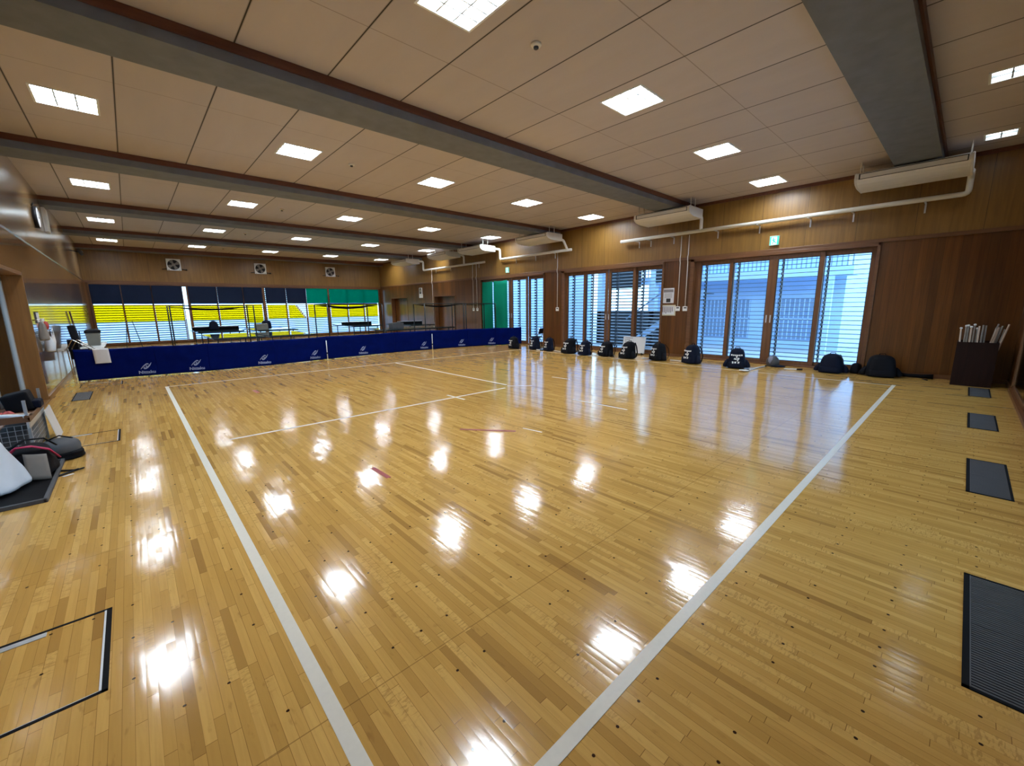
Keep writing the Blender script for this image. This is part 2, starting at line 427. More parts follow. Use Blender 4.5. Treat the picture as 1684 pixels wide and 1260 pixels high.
for k, y0 in enumerate([.57,4.915,9.27,13.62,17.97]):
    b = struct(MB().box(XL,XR,y0+.012,y0+.58,3.62,H-.001).build('ceiling_beam', M['concrete']))
    MB().box(XL,XR,y0-.012,y0+.011,3.715,H-.002).box(XL,XR,y0+.5805,y0+.60,3.74,H-.002).build('batten', M['redwood'], b)
b = struct(MB().box(XL,XR,22.16,YF,3.64,H-.001).build('ceiling_beam', M['concrete']))
MB().box(XL,XR,22.135,22.158,3.66,H-.002).build('batten', M['redwood'], b)

# right wall: openings (y0,y1,z1)
DOORS = {'A':[1.27,4.92,2.5],'B':[5.62,9.19,2.5],'C':[9.98,13.6,2.5]}
R1 = (15.35,17.07,1.9); R2 = (19.62,21.42,1.9)
w = MB()
segs = [(YN-.2,1.27),(4.92,5.62),(9.19,9.98),(13.6,R1[0]),(R1[1],R2[0]),(R2[1],YF+.2)]
for a,b in segs: w.box(XR,XR+.2,a,b,0,RAIL,0)
for r in (R1,R2):
    w.box(XR,XR+.2,r[0],r[1],r[2],RAIL,0)
    w.box(XR+.30,XR+.34,r[0]-.1,r[1]+.1,0,r[2]+.1,0)
    w.box(XR+.2,XR+.34,r[0]-.1,r[0]-.0,0,r[2]+.1,0); w.box(XR+.2,XR+.34,r[1],r[1]+.1,0,r[2]+.1,0)
    w.box(XR+.2,XR+.34,r[0]-.1,r[1]+.1,r[2],r[2]+.1,0)
w.box(XR,XR+.2,YN-.2,YF+.2,RAIL,H+.12,1)
struct(w.build('wall_right', [M['cedar'],M['ply']]))
struct(MB().box(XR-.022,XR+.01,YN,YF,RAIL-.005,RAIL+.06).build('trim_1', M['sashy'], bevel=.006))
bb = MB()
for a,b in segs: bb.box(XR-.018,XR+.01,max(a,YN),min(b,YF),0,.07)
struct(bb.build('baseboard_right', M['sashy']))
struct(MB().box(XR-.02,XR,YN,YF,H-.07,H-.001).build('trim_2', M['redwood']))

# left wall with its louvred window
LW0, LW1, LWZ = 3.6, 9.5, 1.93
w = MB()
w.box(XL-.2,XL,YN-.2,LW0,0,RAIL,0); w.box(XL-.2,XL,LW1,YF+.2,0,RAIL,0); w.box(XL-.2,XL,LW0,LW1,LWZ,RAIL,0)
w.box(XL-.2,XL,YN-.2,YF+.2,RAIL,H+.12,1)
struct(w.build('wall_left', [M['lwall'],M['lwall_up']]))
struct(MB().box(XL-.01,XL+.016,YN,YF,RAIL,RAIL+.03).build('trim_3', M['lwall_up']))
struct(MB().box(XL-.01,XL+.02,LW1+.02,YF,0,.07).build('baseboard_left', M['jamb']))
# far wall
FP = [(-.97,1.99),(1.99,4.83),(4.83,7.79),(7.79,10.56)]
w = MB()
w.box(XL-.2,XR+.2,YF,YF+.2,2.44,RAIL,0); w.box(XL-.2,-1.0,YF,YF+.2,0,2.44,0); w.box(10.6,XR+.2,YF,YF+.2,0,2.44,0); w.box(-1.0,10.6,YF,YF+.2,-.05,.05,0)
w.box(XL-.2,XR+.2,YF,YF+.2,RAIL,H+.12,1)
struct(w.build('wall_far', [M['cedarx'],M['plyx']]))
struct(MB().box(XL,XR,YF-.025,YF+.01,RAIL-.05,RAIL+.03).build('trim_4', M['sashx']))
# near wall (behind the camera, its louvred window shows at the right edge)
NX0, NX1 = 2.0, 9.95
w = MB()
w.box(NX1,XR+.2,YN-.2,YN,0,RAIL,0); w.box(XL-.2,NX0,YN-.2,YN,0,RAIL,0); w.box(NX0,NX1,YN-.2,YN,2.4,RAIL,0)
w.box(XL-.2,XR+.2,YN-.2,YN,RAIL,H+.12,1)
struct(w.build('wall_near', [M['cedarx'],M['plyx']]))
struct(MB().box(NX1,XR,YN-.01,YN+.018,0,.07).build('baseboard_near', M['sashx']))

def louvre(parent, axis, pos, a0, a1, z0, z1, mat, pitch=.0935, depth=.10, thick=.011, tilt=0, stiles=(), smat=None):
    """horizontal slats; axis = direction they run; pos = centre on the other axis (outwards sign carried by tilt)"""
    m = MB(); n = int((z1-z0)/pitch)
    for i in range(n+1):
        z = z0 + (i+.5)*pitch
        if z > z1: break
        t = math.tan(tilt)*depth/2
        prof = [(pos-depth/2, z-t-thick/2),(pos+depth/2, z+t-thick/2),(pos+depth/2, z+t+thick/2),(pos-depth/2, z-t+thick/2)]
        m.prism(prof, 'y' if axis == 'y' else 'x', a0, a1)
    o = m.build('louvre_slats', mat, parent)
    if stiles:
        m = MB()
        for s_ in stiles:
            for k in range(n+1):
                z = z0+(k+.5)*pitch
                if axis == 'y': m.box(pos-.045,pos+.045,s_-.008,s_+.008,z-.03,z+.03)
                else: m.box(s_-.02,s_+.02,pos-.05,pos+.05,z-.028,z+.028)
            if axis == 'y': m.box(pos+.045,pos+.075,s_-.015,s_+.015,z0-.05,z1)
            else: m.box(s_-.015,s_+.015,pos+.045,pos+.075,z0-.05,z1)
        m.build('louvre_bracket', smat or M['steelstair'], parent)
    return o

def slide_door(n, y0, y1, panes, slat, tilt, closed_panes=()):
    root = thing('door_%d' % n, None, None); struct(root)
    jw = .10
    f = MB()
    f.box(XR-.03,XR+.16,y0,y0+jw*.55,0,RAIL); f.box(XR-.03,XR+.16,y1-jw,y1,0,RAIL)
    f.box(XR-.03,XR+.16,y0,y1,2.43,RAIL); f.box(XR-.012,XR+.16,y0,y1,0,.035)
    f.build('door_frame', M['sashy'], root, bevel=.006)
    for i,(a,b) in enumerate(panes):          # a > b glass limits in y
        front = i in (1,2)
        xo = XR+.03 if front else XR+.085
        st = .085
        lo, hi = b-st, a+st
        if i == 0: hi = y1-jw
        if i == 3: lo = y0+jw*.5
        s_ = MB()
        s_.box(xo,xo+.045,lo,b,.036,2.43); s_.box(xo,xo+.045,a,hi,.036,2.43)
        s_.box(xo,xo+.045,b,a,.036,.11); s_.box(xo,xo+.045,b,a,2.34,2.43)
        so = s_.build('sash', M['sash'], root, bevel=.004)
        g = MB(); t=.012
        g.box(xo+.012,xo+.034,b,b+t,.11,2.34); g.box(xo+.012,xo+.034,a-t,a,.11,2.34); g.box(xo+.012,xo+.034,b,a,.11,.11+t); g.box(xo+.012,xo+.034,b,a,2.34-t,2.34)
        g.build('gasket', M['gasket'], so)
        MB().box(xo+.02,xo+.026,b+t,a-t,.11+t,2.34-t).build('glass', M['glass'], so)
        if front:
            hy = b-.045 if i == 1 else a+.045
            MB().box(xo-.008,xo+.002,hy-.012,hy+.012,.95,1.12).build('handle', M['alu'], so, bevel=.003)
    st = []
    for a,b in panes: st += [a-.02]
    louvre(root, 'y', XR+.34, y0+.05, y1-.05, .03, 2.42, slat, tilt=tilt, stiles=st)
    return root
PA = [(4.68,3.98),(3.91,3.15),(2.98,2.22),(2.14,1.40)]
PB = [(9.01,8.33),(8.25,7.51),(7.31,6.58),(6.46,5.73)]
PC = [(13.31,12.75),(12.57,11.87),(11.66,10.94),(10.77,10.07)]
slide_door(1,1.27,4.92,PA,M['slat'],math.radians(2))
slide_door(2,5.62,9.19,PB,M['slat'],math.radians(14))
slide_door(3,9.98,13.6,PC,M['slat'],math.radians(8))
for n,r in ((4,R1),(5,R2)):
    d = thing('door_%d'%n,None,None); struct(d)
    MB().box(XR+.24,XR+.275,r[0]+.01,r[1]-.01,.01,r[2]-.005).build('leaf', M['cedar'], d)
    MB().box(XR-.012,XR+.2,r[0],r[0]+.03,0,r[2]).box(XR-.012,XR+.2,r[1]-.03,r[1],0,r[2]).box(XR-.012,XR+.2,r[0],r[1],r[2]-.03,r[2]).build('door_frame', M['sash'], d)
    hy = r[0]+.35
    MB().cyl((XR+.205,hy,.95),(XR+.24,hy,.95),.03,n=16).tube([(XR+.21,hy,.95),(XR+.19,hy,.95),(XR+.185,hy+.03,.95),(XR+.185,hy+.12,.95)],.009).build('handle', M['steel'], d)

# far windows
def far_window(n, x0, x1, panes, skip_louvre=None):
    root = thing('window_%d'%n,None,None); struct(root)
    f = MB()
    f.box(x0,x0+.04,YF-.03,YF+.12,.05,2.44); f.box(x1-.04,x1,YF-.03,YF+.12,.05,2.44)
    f.box(x0,x1,YF-.03,YF+.12,2.38,2.44); f.box(x0,x1,YF-.03,YF+.12,.05,.10)
    f.build('window_frame', M['sashx'], root, bevel=.004)
    for a,b in panes:
        s_ = MB(); t=.03
        s_.box(a,a+t,YF+.02,YF+.06,.10,2.38); s_.box(b-t,b,YF+.02,YF+.06,.10,2.38); s_.box(a,b,YF+.02,YF+.06,.10,.10+t); s_.box(a,b,YF+.02,YF+.06,2.38-t,2.38)
        so = s_.build('sash', M['sashx'], root)
        MB().box(a+t,b-t,YF+.035,YF+.041,.10+t,2.38-t).build('glass', M['glass'], so)
    lx0, lx1 = (x0+.02, x1-.02) if skip_louvre is None else (x0+.02, skip_louvre)
    louvre(root,'x',YF+.30,lx0,lx1,.02,2.42,M['slatfar'],tilt=math.radians(-20),thick=.012)
far_window(1,-1.0,1.99,[(-.97,-.1),(-.1,.81),(.81,1.78),(1.79,1.98)],skip_louvre=1.80)
far_window(2,1.99,4.83,[(2.02,3.0),(3.0,4.0),(4.0,4.79)])
far_window(3,4.83,7.79,[(4.87,5.78),(5.78,6.7),(6.7,7.75)])
far_window(4,7.79,10.60,[(7.83,8.77),(8.77,9.68),(9.68,10.56)])

# left window
root = thing('window_5',None,None); struct(root)
MB().box(XL-.42,XL+.012,LW1-.03,LW1,0,LWZ).box(XL-.42,XL+.012,LW0,LW0+.03,0,LWZ).box(XL-.42,XL+.012,LW0,LW1,LWZ-.03,LWZ+.02).box(XL-.42,XL+.02,LW0,LW1,0,.03).build('window_frame', M['jamb'], root, bevel=.004)
for a,b in ((3.65,5.6),(5.6,7.72),(7.72,9.44)):
    xo = XL-.24
    so = MB().box(xo,xo+.05,a,a+.07,.03,LWZ-.03).box(xo,xo+.05,b-.07,b,.03,LWZ-.03).box(xo,xo+.05,a,b,.03,.12).box(xo,xo+.05,a,b,LWZ-.12,LWZ-.03).build('sash', M['alu'], root)
    MB().box(xo+.02,xo+.026,a+.07,b-.07,.12,LWZ-.12).build('glass', M['glass'], so)
louvre(root,'y',XL-.42,LW0+.02,LW1-.05,.03,LWZ,M['slatw'],tilt=math.radians(-16),depth=.11,thick=.014)
# near window
root = thing('window_6',None,None); struct(root)
f = MB().box(NX0,NX0+.06,YN-.2,YN+.004,.03,2.4).box(NX1-.05,NX1,YN-.03,YN+.004,0,2.4).box(NX0,NX1,YN-.2,YN+.004,2.33,2.4).box(NX0,NX1,YN-.2,YN+.03,0,.05)
f.build('window_frame', M['sashx'], root)
k = 4
for i in range(k):
    a = NX0+.06+i*(NX1-NX0-.13)/k; b = a+(NX1-NX0-.13)/k
    so = MB().box(a,a+.06,YN-.03,YN-.004,.05,2.33).box(b-.06,b,YN-.03,YN-.004,.05,2.33).box(a,b,YN-.03,YN-.004,.05,.10).box(a,b,YN-.03,YN-.004,2.26,2.33).build('sash', M['sash'], root)
    MB().box(a+.06,b-.06,YN-.02,YN-.014,.10,2.26).build('glass', M['glass'], so)
louvre(root,'x',YN-.115,NX0+.02,NX1-.02,.03,2.4,M['slatw'],tilt=math.radians(-14),depth=.11,thick=.014)

# ------------------------------------------------------------------ floor markings
def line(name, a, b, wdt, mat, z=.0016):
    a = Vector((*a,0)); b = Vector((*b,0)); d = (b-a).normalized(); n = Vector((-d.y,d.x,0))*wdt/2
    m = MB(); o = [a-n,b-n,b+n,a+n]
    m.add([(p.x,p.y,z) for p in o]+[(p.x,p.y,.0001) for p in o], [(0,1,2,3),(0,4,5,1),(1,5,6,2),(2,6,7,3),(3,7,4,0)])
    return m.build(name, mat, fl)
line('court_line',(.345,-.2),(.345,9.73),.05,M['tape'])
line('court_line',(.32,.69),(9.34,.69),.05,M['tape'],.0019)
line('court_line',(.37,9.71),(9.3,9.66),.028,M['tapethin'],.0013)
line('court_line',(9.28,.72),(9.28,9.66),.024,M['tapethin'],.0012)
line('court_line',(.63,5.18),(4.60,5.21),.042,M['tapethin'])
line('court_line',(4.83,9.63),(4.80,5.40),.042,M['tapethin'])
line('tape_mark',(4.72,3.82),(4.74,2.91),.03,M['tape'])
line('tape_mark',(5.99,5.38),(6.02,4.96),.025,M['tape'])
line('tape_mark',(3.56,5.42),(3.57,4.97),.035,M['tape'],.0021)
line('tape_mark',(4.74,5.31),(5.06,5.02),.025,M['tape'])
line('tape_mark',(3.16,3.28),(3.2,3.02),.02,M['tapethin'])
line('tape_mark',(2.62,3.75),(3.02,3.25),.045,M['tapered'])
line('tape_mark',(1.395,3.34),(1.40,3.04),.04,M['tapered'])
line('tape_mark',(1.42,8.16),(1.43,7.85),.05,M['tapered'])

# floor grilles along the near wall
def floor_grille(x0,x1,y0,y1,label,group=None,bars=54):
    g = thing('floor_grille', label, 'floor vent', ((x0+x1)/2,(y0+y1)/2,0), 0, group)
    hx, hy = (x1-x0)/2, (y1-y0)/2
    MB().box(-hx,-hx+.014,-hy,hy,0,.004).box(hx-.014,hx,-hy,hy,0,.004).box(-hx,hx,-hy,-hy+.014,0,.004).box(-hx,hx,hy-.02,hy,0,.004).box(-hx,hx,-hy,hy,0,.0012).build('frame', M['grilleframe'], g)
    m = MB()
    n = int((x1-x0-.028)/.0165)
    for i in range(n):
        x = -hx+.014+(i+.5)*(x1-x0-.028)/n
        m.box(x-.0045,x+.0045,-hy+.014,hy-.02,.0012,.0035)
    m.box(-hx+.014,hx-.014,hy-.024,hy-.02,.001,.0042); m.box(-.004,.004,-hy+.014,hy-.02,.0012,.0042)
    m.build('grating', M['grille'], g)
    return g
VG = 'metal floor vents along the near window'
floor_grille(2.05,2.99,-.42,-.155,'largest dark ribbed floor vent, cut off by the picture edge',VG)
floor_grille(4.36,5.33,-.385,-.155,'dark ribbed floor vent, second from the camera along the near window',VG)
floor_grille(6.68,7.60,-.385,-.155,'dark ribbed floor vent, third from the camera along the near window',VG)
floor_grille(8.99,9.92,-.385,-.155,'farthest small floor vent, in front of the dark brown box',VG)
floor_grille(-.83,-.62,9.2,10.1,'narrow grey floor vent beside the left window jamb')
# floor hatches outlined in black
def hatch(x0,x1,y0,y1,label,closed=True):
    g = thing('floor_hatch', label, 'floor hatch', ((x0+x1)/2,(y0+y1)/2,0),0,'floor hatches along the left wall')
    hx, hy = (x1-x0)/2, (y1-y0)/2
    MB().box(hx-.018,hx,-hy,hy,.0002,.0022).box(-hx,hx,-hy,-hy+.013,.0002,.0022).box(-hx,hx,hy-.013,hy,.0002,.0022).box(-hx,-hx+.012,-hy,hy,.0002,.0022).build('frame', M['grilleframe'], g)
    MB().box(hx-.025,hx-.018,-hy+.013,hy-.013,.0002,.0024).box(-hx+.012,hx-.018,-hy+.013,-hy+.016,.0002,.0024).build('edge_strip', M['alu'], g)
    MB().box(-hx+.10,-hx+.42,hy-.05,hy-.018,.0002,.0026).build('finger_plate', M['alu'], g)
hatch(-.86,-.235,1.96,2.545,'black framed floor hatch nearest the camera')
hatch(-.9,-.24,5.99,6.58,'black framed floor hatch beside the bags on the left')
hatch(-.83,-.25,10.73,11.26,'black framed floor hatch in front of the blue barrier')

# ------------------------------------------------------------------ ceiling fittings
def ceiling_light(s, cells, label, loc, group, dim=False):
    g = thing('ceiling_light', label, 'ceiling light', loc, 0, group)
    nx, ny = cells
    MB().box(-s,-s+.022,-s,s,-.007,.004).box(s-.022,s,-s,s,-.007,.004).box(-s+.022,s-.022,-s,-s+.022,-.007,.004).box(-s+.022,s-.022,s-.022,s,-.007,.004).build('frame', M['lamp_house'], g)
    q = s-.02; t = q-.02; d = .045
    hs = MB()
    hs.quad((-q,-q,0),(-q,q,0),(-t,t,d),(-t,-t,d)); hs.quad((q,q,0),(q,-q,0),(t,-t,d),(t,t,d))
    hs.quad((q,-q,0),(-q,-q,0),(-t,-t,d),(t,-t,d)); hs.quad((-q,q,0),(q,q,0),(t,t,d),(-t,t,d))
    hs.build('housing', M['lamp_house'], g)
    MB().quad((-t,-t,d),(-t,t,d),(t,t,d),(t,-t,d)).build('glow_plate', M['lampdim' if dim else 'lampback'], g)  # added glowing plate, stands in for light bounced off the housing back
    for i in range(nx):
        x = -t+(i+.5)*2*t/nx
        MB().cyl((x,-t+.02,d-.02),(x,t-.02,d-.02),.010,n=8).build('tube', M['lampdim' if dim else 'tube'], g)
    lv = MB()
    for i in range(1,nx):
        x = -q+i*2*q/nx; lv.box(x-.007,x+.007,-q,q,-.002,.020)
    for j in range(1,ny):
        y = -q+j*2*q/ny; lv.box(-q,q,y-.007,y+.007,-.0015,.020)
    lv.build('louvre', M['louvre_metal'], g)
    return g
rows = ['nearest bay','second bay','third bay','fourth bay','bay against the far wall']
cols = ['by the left wall','second from the left wall','in the middle of its row','second from the right wall','by the right wall']
proto = None
for j,y in enumerate(LYS):
    for i,x in enumerate(LX):
        if i == 0 and j == 0: continue
        lab = 'square ceiling light %s, %s' % (cols[i], rows[j])
        if proto is None: proto = ceiling_light(LS,(3,4),lab,(x,y,H),'square ceiling lights')
        else: dup(proto, lab, (x,y,H))
lo = dup(proto,'square ceiling light by the left wall, nearest bay',(LX[0],LYS[0],H))
sm = ceiling_light(LSS,(2,2),'small ceiling light beyond the big beam, nearer the camera',(7.38,0,H),'small ceiling lights beside the near beam',True)
dup(sm,'small ceiling light beyond the big beam, above the air conditioner pipe',(9.87,0,H))

def sensor(label, loc):
    g = thing('smoke_detector', label, 'smoke detector', loc, 0, 'smoke detectors')
    m = MB().loft([[ (r*math.cos(2*PI*k/20), r*math.sin(2*PI*k/20), z) for k in range(20)] for r,z in ((.05,0),(.052,-.012),(.046,-.022),(.03,-.026))])
    m.build('base', M['pipe'], g)
    MB().loft([[ (r*math.cos(2*PI*k/16), r*math.sin(2*PI*k/16), z) for k in range(16)] for r,z in ((.024,-.026),(.024,-.04),(.016,-.046))]).build('sensor_head', M['dgrey'], g)
    return g
s0 = sensor('round smoke detector between the two nearest ceiling lights',(3.16,3.07,H))
dup(s0,'round smoke detector in the second ceiling bay',(3.15,7.46,H))
dup(s0,'round smoke detector in the third ceiling bay',(3.14,11.81,H))
dup(s0,'round smoke detector in the fourth ceiling bay',(3.14,16.2,H))
dup(s0,'round smoke detector in the farthest ceiling bay',(3.14,20.5,H))

# air conditioners hung from the ceiling along the right wall
def aircon(label, y0, y1):
    yc = (y0+y1)/2; h = (y1-y0)/2
    g = thing('air_conditioner', label, 'air conditioner', (9.72,yc,3.39), 0, 'ceiling hung air conditioners')
    prof = [(0,.195),(-.012,.17),(-.008,.10),(.02,.065),(.09,.03),(.22,.004),(.30,0),(.70,0),(.70,.21),(.03,.21)]
    MB().prism(prof,'y',-h+.03,h-.03).build('casing', M['acw'], g)
    pe = [(x*1.0+(.004 if x>.3 else -.006), z+(.004 if z>.1 else -.004)) for x,z in prof]
    for sgn in (-1,1):
        MB().prism(pe,'y',min(sgn*h,sgn*(h-.03)),max(sgn*h,sgn*(h-.03))).build('end_cap', M['acw'], g, bevel=.008)
    m = MB()
    a, b = -h+.06, h-.06
    m.box(-.016,-.006,a,b,.176,.186); m.box(-.016,-.006,a,b,.096,.104); m.box(-.016,-.006,a,a+.012,.096,.186); m.box(-.016,-.006,b-.02,b,.096,.186)
    m.build('outlet_slot', M['acdark'], g)
    MB().box(-.0145,-.007,a+.012,b-.02,.104,.176).build('louvre_flap', M['acw'], g)
    MB().box(.33,.66,-h+.2,h-.2,-.004,.001).build('intake_grille', M['acw'], g)
    for yy in (-h+.05,h-.05):
        for xx in (.15,.37):
            MB().cyl((xx,yy,.2),(xx,yy,H-3.39),.0085,n=8).build('hanger_rod', M['pipe'], g)
    return g
aircon('white air conditioner nearest the camera, under the big beam',.23,1.65)
aircon('white air conditioner above the poster wall, second from the camera',4.58,6.0)
aircon('white air conditioner hung between the nearer and middle exit signs',8.97,10.39)
aircon('bright white air conditioner below the light, above the green door cloths',12.24,13.66)
aircon('white air conditioner with a dark end, between two others by the far doors',14.47,15.9)
aircon('white air conditioner farthest from the camera, near the far corner',17.75,19.22)

def elbow(m, pts, r, n=12):
    # rounded polyline
    P = [Vector(p) for p in pts]; out = [P[0]]
    for i in range(1,len(P)-1):
        a = (P[i-1]-P[i]).normalized(); b = (P[i+1]-P[i]).normalized()
        k = min(r*1.6, (P[i-1]-P[i]).length*.45, (P[i+1]-P[i]).length*.45)
        for t in (0,.25,.5,.75,1):
            out.append((P[i]+a*k)*(1-t)**2 + P[i]*2*t*(1-t) + (P[i]+b*k)*t*t)
    out.append(P[-1]); m.tube(out, r, n)
def pipe_run(label, main, branches, brk):
    g = thing('coolant_pipe', label, 'pipe', (0,0,0), 0, 'insulated pipes along the right wall')
    m = MB(); elbow(m, main, .042); m.build('pipe_run', M['pipe'], g)
    for b in branches:
        m = MB(); elbow(m, b, .038); m.build('branch', M['pipe'], g)
    for y in brk:
        MB().box(10.45,XR,y-.012,y+.012,3.082,3.096).box(XR-.012,XR,y-.012,y+.012,2.93,3.082).build('bracket', M['alu'], g)
    return g
PX, PZ = 10.55, 3.14
pipe_run('long white insulated pipe above the nearest louvred doors',[(PX,6.9,PZ),(PX,.25,PZ),(PX,.25,3.38),(10.36,.25,3.46)],[[(PX,4.66,PZ),(PX,4.66,3.44),(10.40,4.66,3.5)]],[6.4,6.05,5.4,4.3,3.4,2.45,1.75,.75])
pipe_run('white insulated pipe below the middle air conditioners',[(PX,8.70,PZ-.02),(PX,12.12,PZ-.02),(PX,12.12,3.48),(10.38,12.26,3.5)],[[(PX,8.86,PZ-.02),(10.46,8.96,3.42),(10.38,9.05,3.46)]],[11.4,10.4,9.5])
pipe_run('white insulated pipe nearest the far wall',[(PX,13.05,PZ-.04),(PX,17.66,PZ-.04),(PX,17.66,3.5),(10.38,17.78,3.5)],[[(PX,14.42,PZ-.04),(PX,14.42,3.45),(10.38,14.5,3.5)]],[16.8,15.6,13.6])

def controller(label, y, z=1.27, conduit=True, top=3.10):
    g = thing('wall_controller', label, 'wall controller', (XR,y,z), 0, 'air conditioner controllers on the right wall')
    MB().box(-.02,0,-.062,.062,-.06,.06).build('case', M['white'], g, bevel=.006)
    MB().box(-.0215,-.0195,-.045,.03,.008,.038).build('display', M['acdark'], g)
    m = MB(); m.tube([(-.014,0,.06),(-.014,0,RAIL-z-.06),(-.036,0,RAIL-z-.0),(-.036,0,RAIL-z+.07),(-.016,0,RAIL-z+.13),(-.016,0,top-z)],.011,8)
    m.build('conduit', M['pipe'], g)
    return g
controller('white wall controller beside the cream notice',5.195)
controller('white wall controller nearest the close louvred doors',4.995)
controller('white wall controller between two sets of louvred doors',9.39)
controller('white wall controller farther from the green door cloths',14.02)
controller('white wall controller closer to the green door cloths',13.77)
g = thing('conduit','white vertical conduit beside the recessed far door','conduit',(XR,17.16,0))
MB().tube([(-.014,0,.7),(-.014,0,2.42),(-.036,0,RAIL),(-.036,0,RAIL+.07),(-.016,0,2.66),(-.016,0,3.08)],.014,8).build('tube', M['pipe'], g)

# exit signs
def exit_sign(label, y, z):
    g = thing('exit_sign', label, 'exit sign', (XR,y,z), 0, 'running man exit signs')
    MB().box(-.05,0,-.092,.092,-.095,.105).build('housing', M['exithouse'], g, bevel=.004)
    MB().box(-.053,-.0505,-.085,.085,-.085,.09).build('green_face', M['exitgreen'], g)
    m = MB(); m.box(-.0555,-.0535,-.055,.06,-.082,.08); m.build('doorway_panel', M['exitwhite'], g)
    m = MB(); x0,x1 = -.0575,-.0558
    m.prism([(.012*math.cos(2*PI*k/12)+.018,.012*math.sin(2*PI*k/12)+.052) for k in range(12)],'x',x0,x1)
    for poly in ([(.012,.038),(.03,.034),(.012,-.02),(-.012,-.012)],[(.02,.036),(-.028,.028),(-.026,.016),(.02,.022)],[(.024,.03),(.046,.004),(.038,-.004),(.016,.018)],
                 [(.006,-.012),(.034,-.04),(.03,-.07),(.02,-.068),(.02,-.044),(-.012,-.018)],[(-.004,-.014),(-.022,-.05),(-.05,-.052),(-.05,-.04),(-.03,-.038),(-.018,-.01)]):
        m.prism(poly,'x',x0,x1)
    m.build('running_figure', M['exitgreen'], g)
exit_sign('green running man exit sign above the nearest louvred doors',3.075,2.73)
exit_sign('green running man exit sign near the green door cloths',11.85,2.715)
g = thing('exit_sign','dark lit exit notice with white card between the far doors','sign',(XR,18.24,2.08))
MB().box(-.03,0,-.13,.13,-.06,.24).build('housing', M['white'], g, bevel=.004)
MB().box(-.033,-.0305,-.09,.09,-.04,.21).build('picture', M['darkwall'], g)
MB().box(-.035,-.0332,-.025,.03,.02,.17).build('figure', M['cream'], g)
MB().box(-.012,-.002,-.17,.17,-.24,-.062).build('card', M['white'], g)

# notices
g = thing('poster','grey printed notice with a dark square, above the cream notice','poster',(XR-.002,5.465,1.615))
MB().box(-.003,0,-.15,.155,-.195,.195).build('sheet', M['paper'], g)
MB().box(-.0042,-.0032,-.13,.14,.085,.16).build('headline', M['greyprint'], g)
MB().box(-.0045,-.0032,-.06,.06,-.175,-.075).build('dark_square', M['acdark'], g)
m = MB()
for i in range(5): m.box(-.0042,-.0032,-.10,.11,.05-.026*i,.06-.026*i)
m.build('print_lines', M['greyprint'], g)
g = thing('poster','cream framed timetable notice beside the wall controllers','poster',(XR-.002,5.455,1.23))
MB().box(-.005,0,-.205,.205,-.14,.14).build('backing', M['cream'], g)
MB().box(-.007,-.0051,-.175,.175,-.115,.115).build('sheet', M['paper'], g)
m = MB()
for i in range(7): m.box(-.0082,-.0072,.15-.045*i-.012,.15-.045*i+.012,-.02-random.random()*.07,.085)
m.box(-.0082,-.0072,-.16,.16,.093,.1)
m.build('print_columns', M['greyprint'], g)
tag(MB().box(-.009,0,-.045,.0,-.06,.06).build('wall_switch', M['white'], None, (XR,4.93,.30), bevel=.003),'small white socket plate low on the wall beside the near doors','socket')

# exhaust fans on the far wall
def wall_fan(label, x):
    g = thing('wall_fan', label, 'fan', (x,YF,3.235), 0, 'exhaust fans on the far wall')
    s_ = .235
    m = MB()
    n = 32; R = .205
    circ = [(R*math.cos(2*PI*k/n), R*math.sin(2*PI*k/n)) for k in range(n)]
    def sq(k):
        a = 2*PI*k/n; c_, sn = math.cos(a), math.sin(a); q = s_/max(abs(c_),abs(sn)); return (c_*q, sn*q)
    for yb, in ((-.06,),):
        vs = [(a,yb,b) for a,b in circ]+[(*[sq(k)[0]],yb,sq(k)[1]) for k in range(n)]
        m.add(vs,[(k,n+k,n+(k+1)%n,(k+1)%n) for k in range(n)])
    m.add([(a,-.06,b) for a,b in circ]+[(a*.98,0,b*.98) for a,b in circ],[(k,(k+1)%n,n+(k+1)%n,n+k) for k in range(n)],True)
    for a0,a1,b0,b1 in ((-s_,-s_,-s_,s_),(s_,s_,-s_,s_)):
        m.quad((a0,-.06,b0),(a0,0,b0),(a0,0,b1),(a0,-.06,b1))
    m.quad((-s_,-.06,s_),(s_,-.06,s_),(s_,0,s_),(-s_,0,s_)); m.quad((-s_,-.06,-s_),(-s_,0,-s_),(s_,0,-s_),(s_,-.06,-s_))
    m.build('frame', M['white'], g)
    MB().cyl((0,-.006,0),(0,-.001,0),.205,n=28).build('shroud', M['black'], g)
    MB().cyl((0,-.05,0),(0,-.006,0),.06,n=20).build('hub', M['greyfab'], g)
    for k in range(4):
        a = k*PI/2+.5
        M4 = Matrix.Rotation(-a,4,'Y')
        MB().add([(.05,-.045,-.03),(.185,-.03,-.075),(.19,-.02,.06),(.05,-.02,.03)],[(0,1,2,3)],False,0,M4).build('blade', M['greyfab'], g, solid=.004)
    m = MB()
    m.cyl((-.40,-.05,-.20),(-.235,-.05,-.17),.014,n=8); m.cyl((.235,-.05,-.17),(.42,-.05,-.20),.014,n=8)
    m.ball((.40,-.05,-.19),.03,.03,.03,10,7)
    m.build('mounting_arm', M['black'], g)
    for sgn in (-1,1):
        MB().cyl((sgn*.18,-.066,-.21),(sgn*.18,-.058,-.21),.012,n=8).build('screw', M['steel'], g)
    return g
wall_fan('white square exhaust fan above the left part of the far windows',1.66)
wall_fan('white square exhaust fan in the middle of the far wall',4.82)
wall_fan('white square exhaust fan nearest the far right corner',8.0)

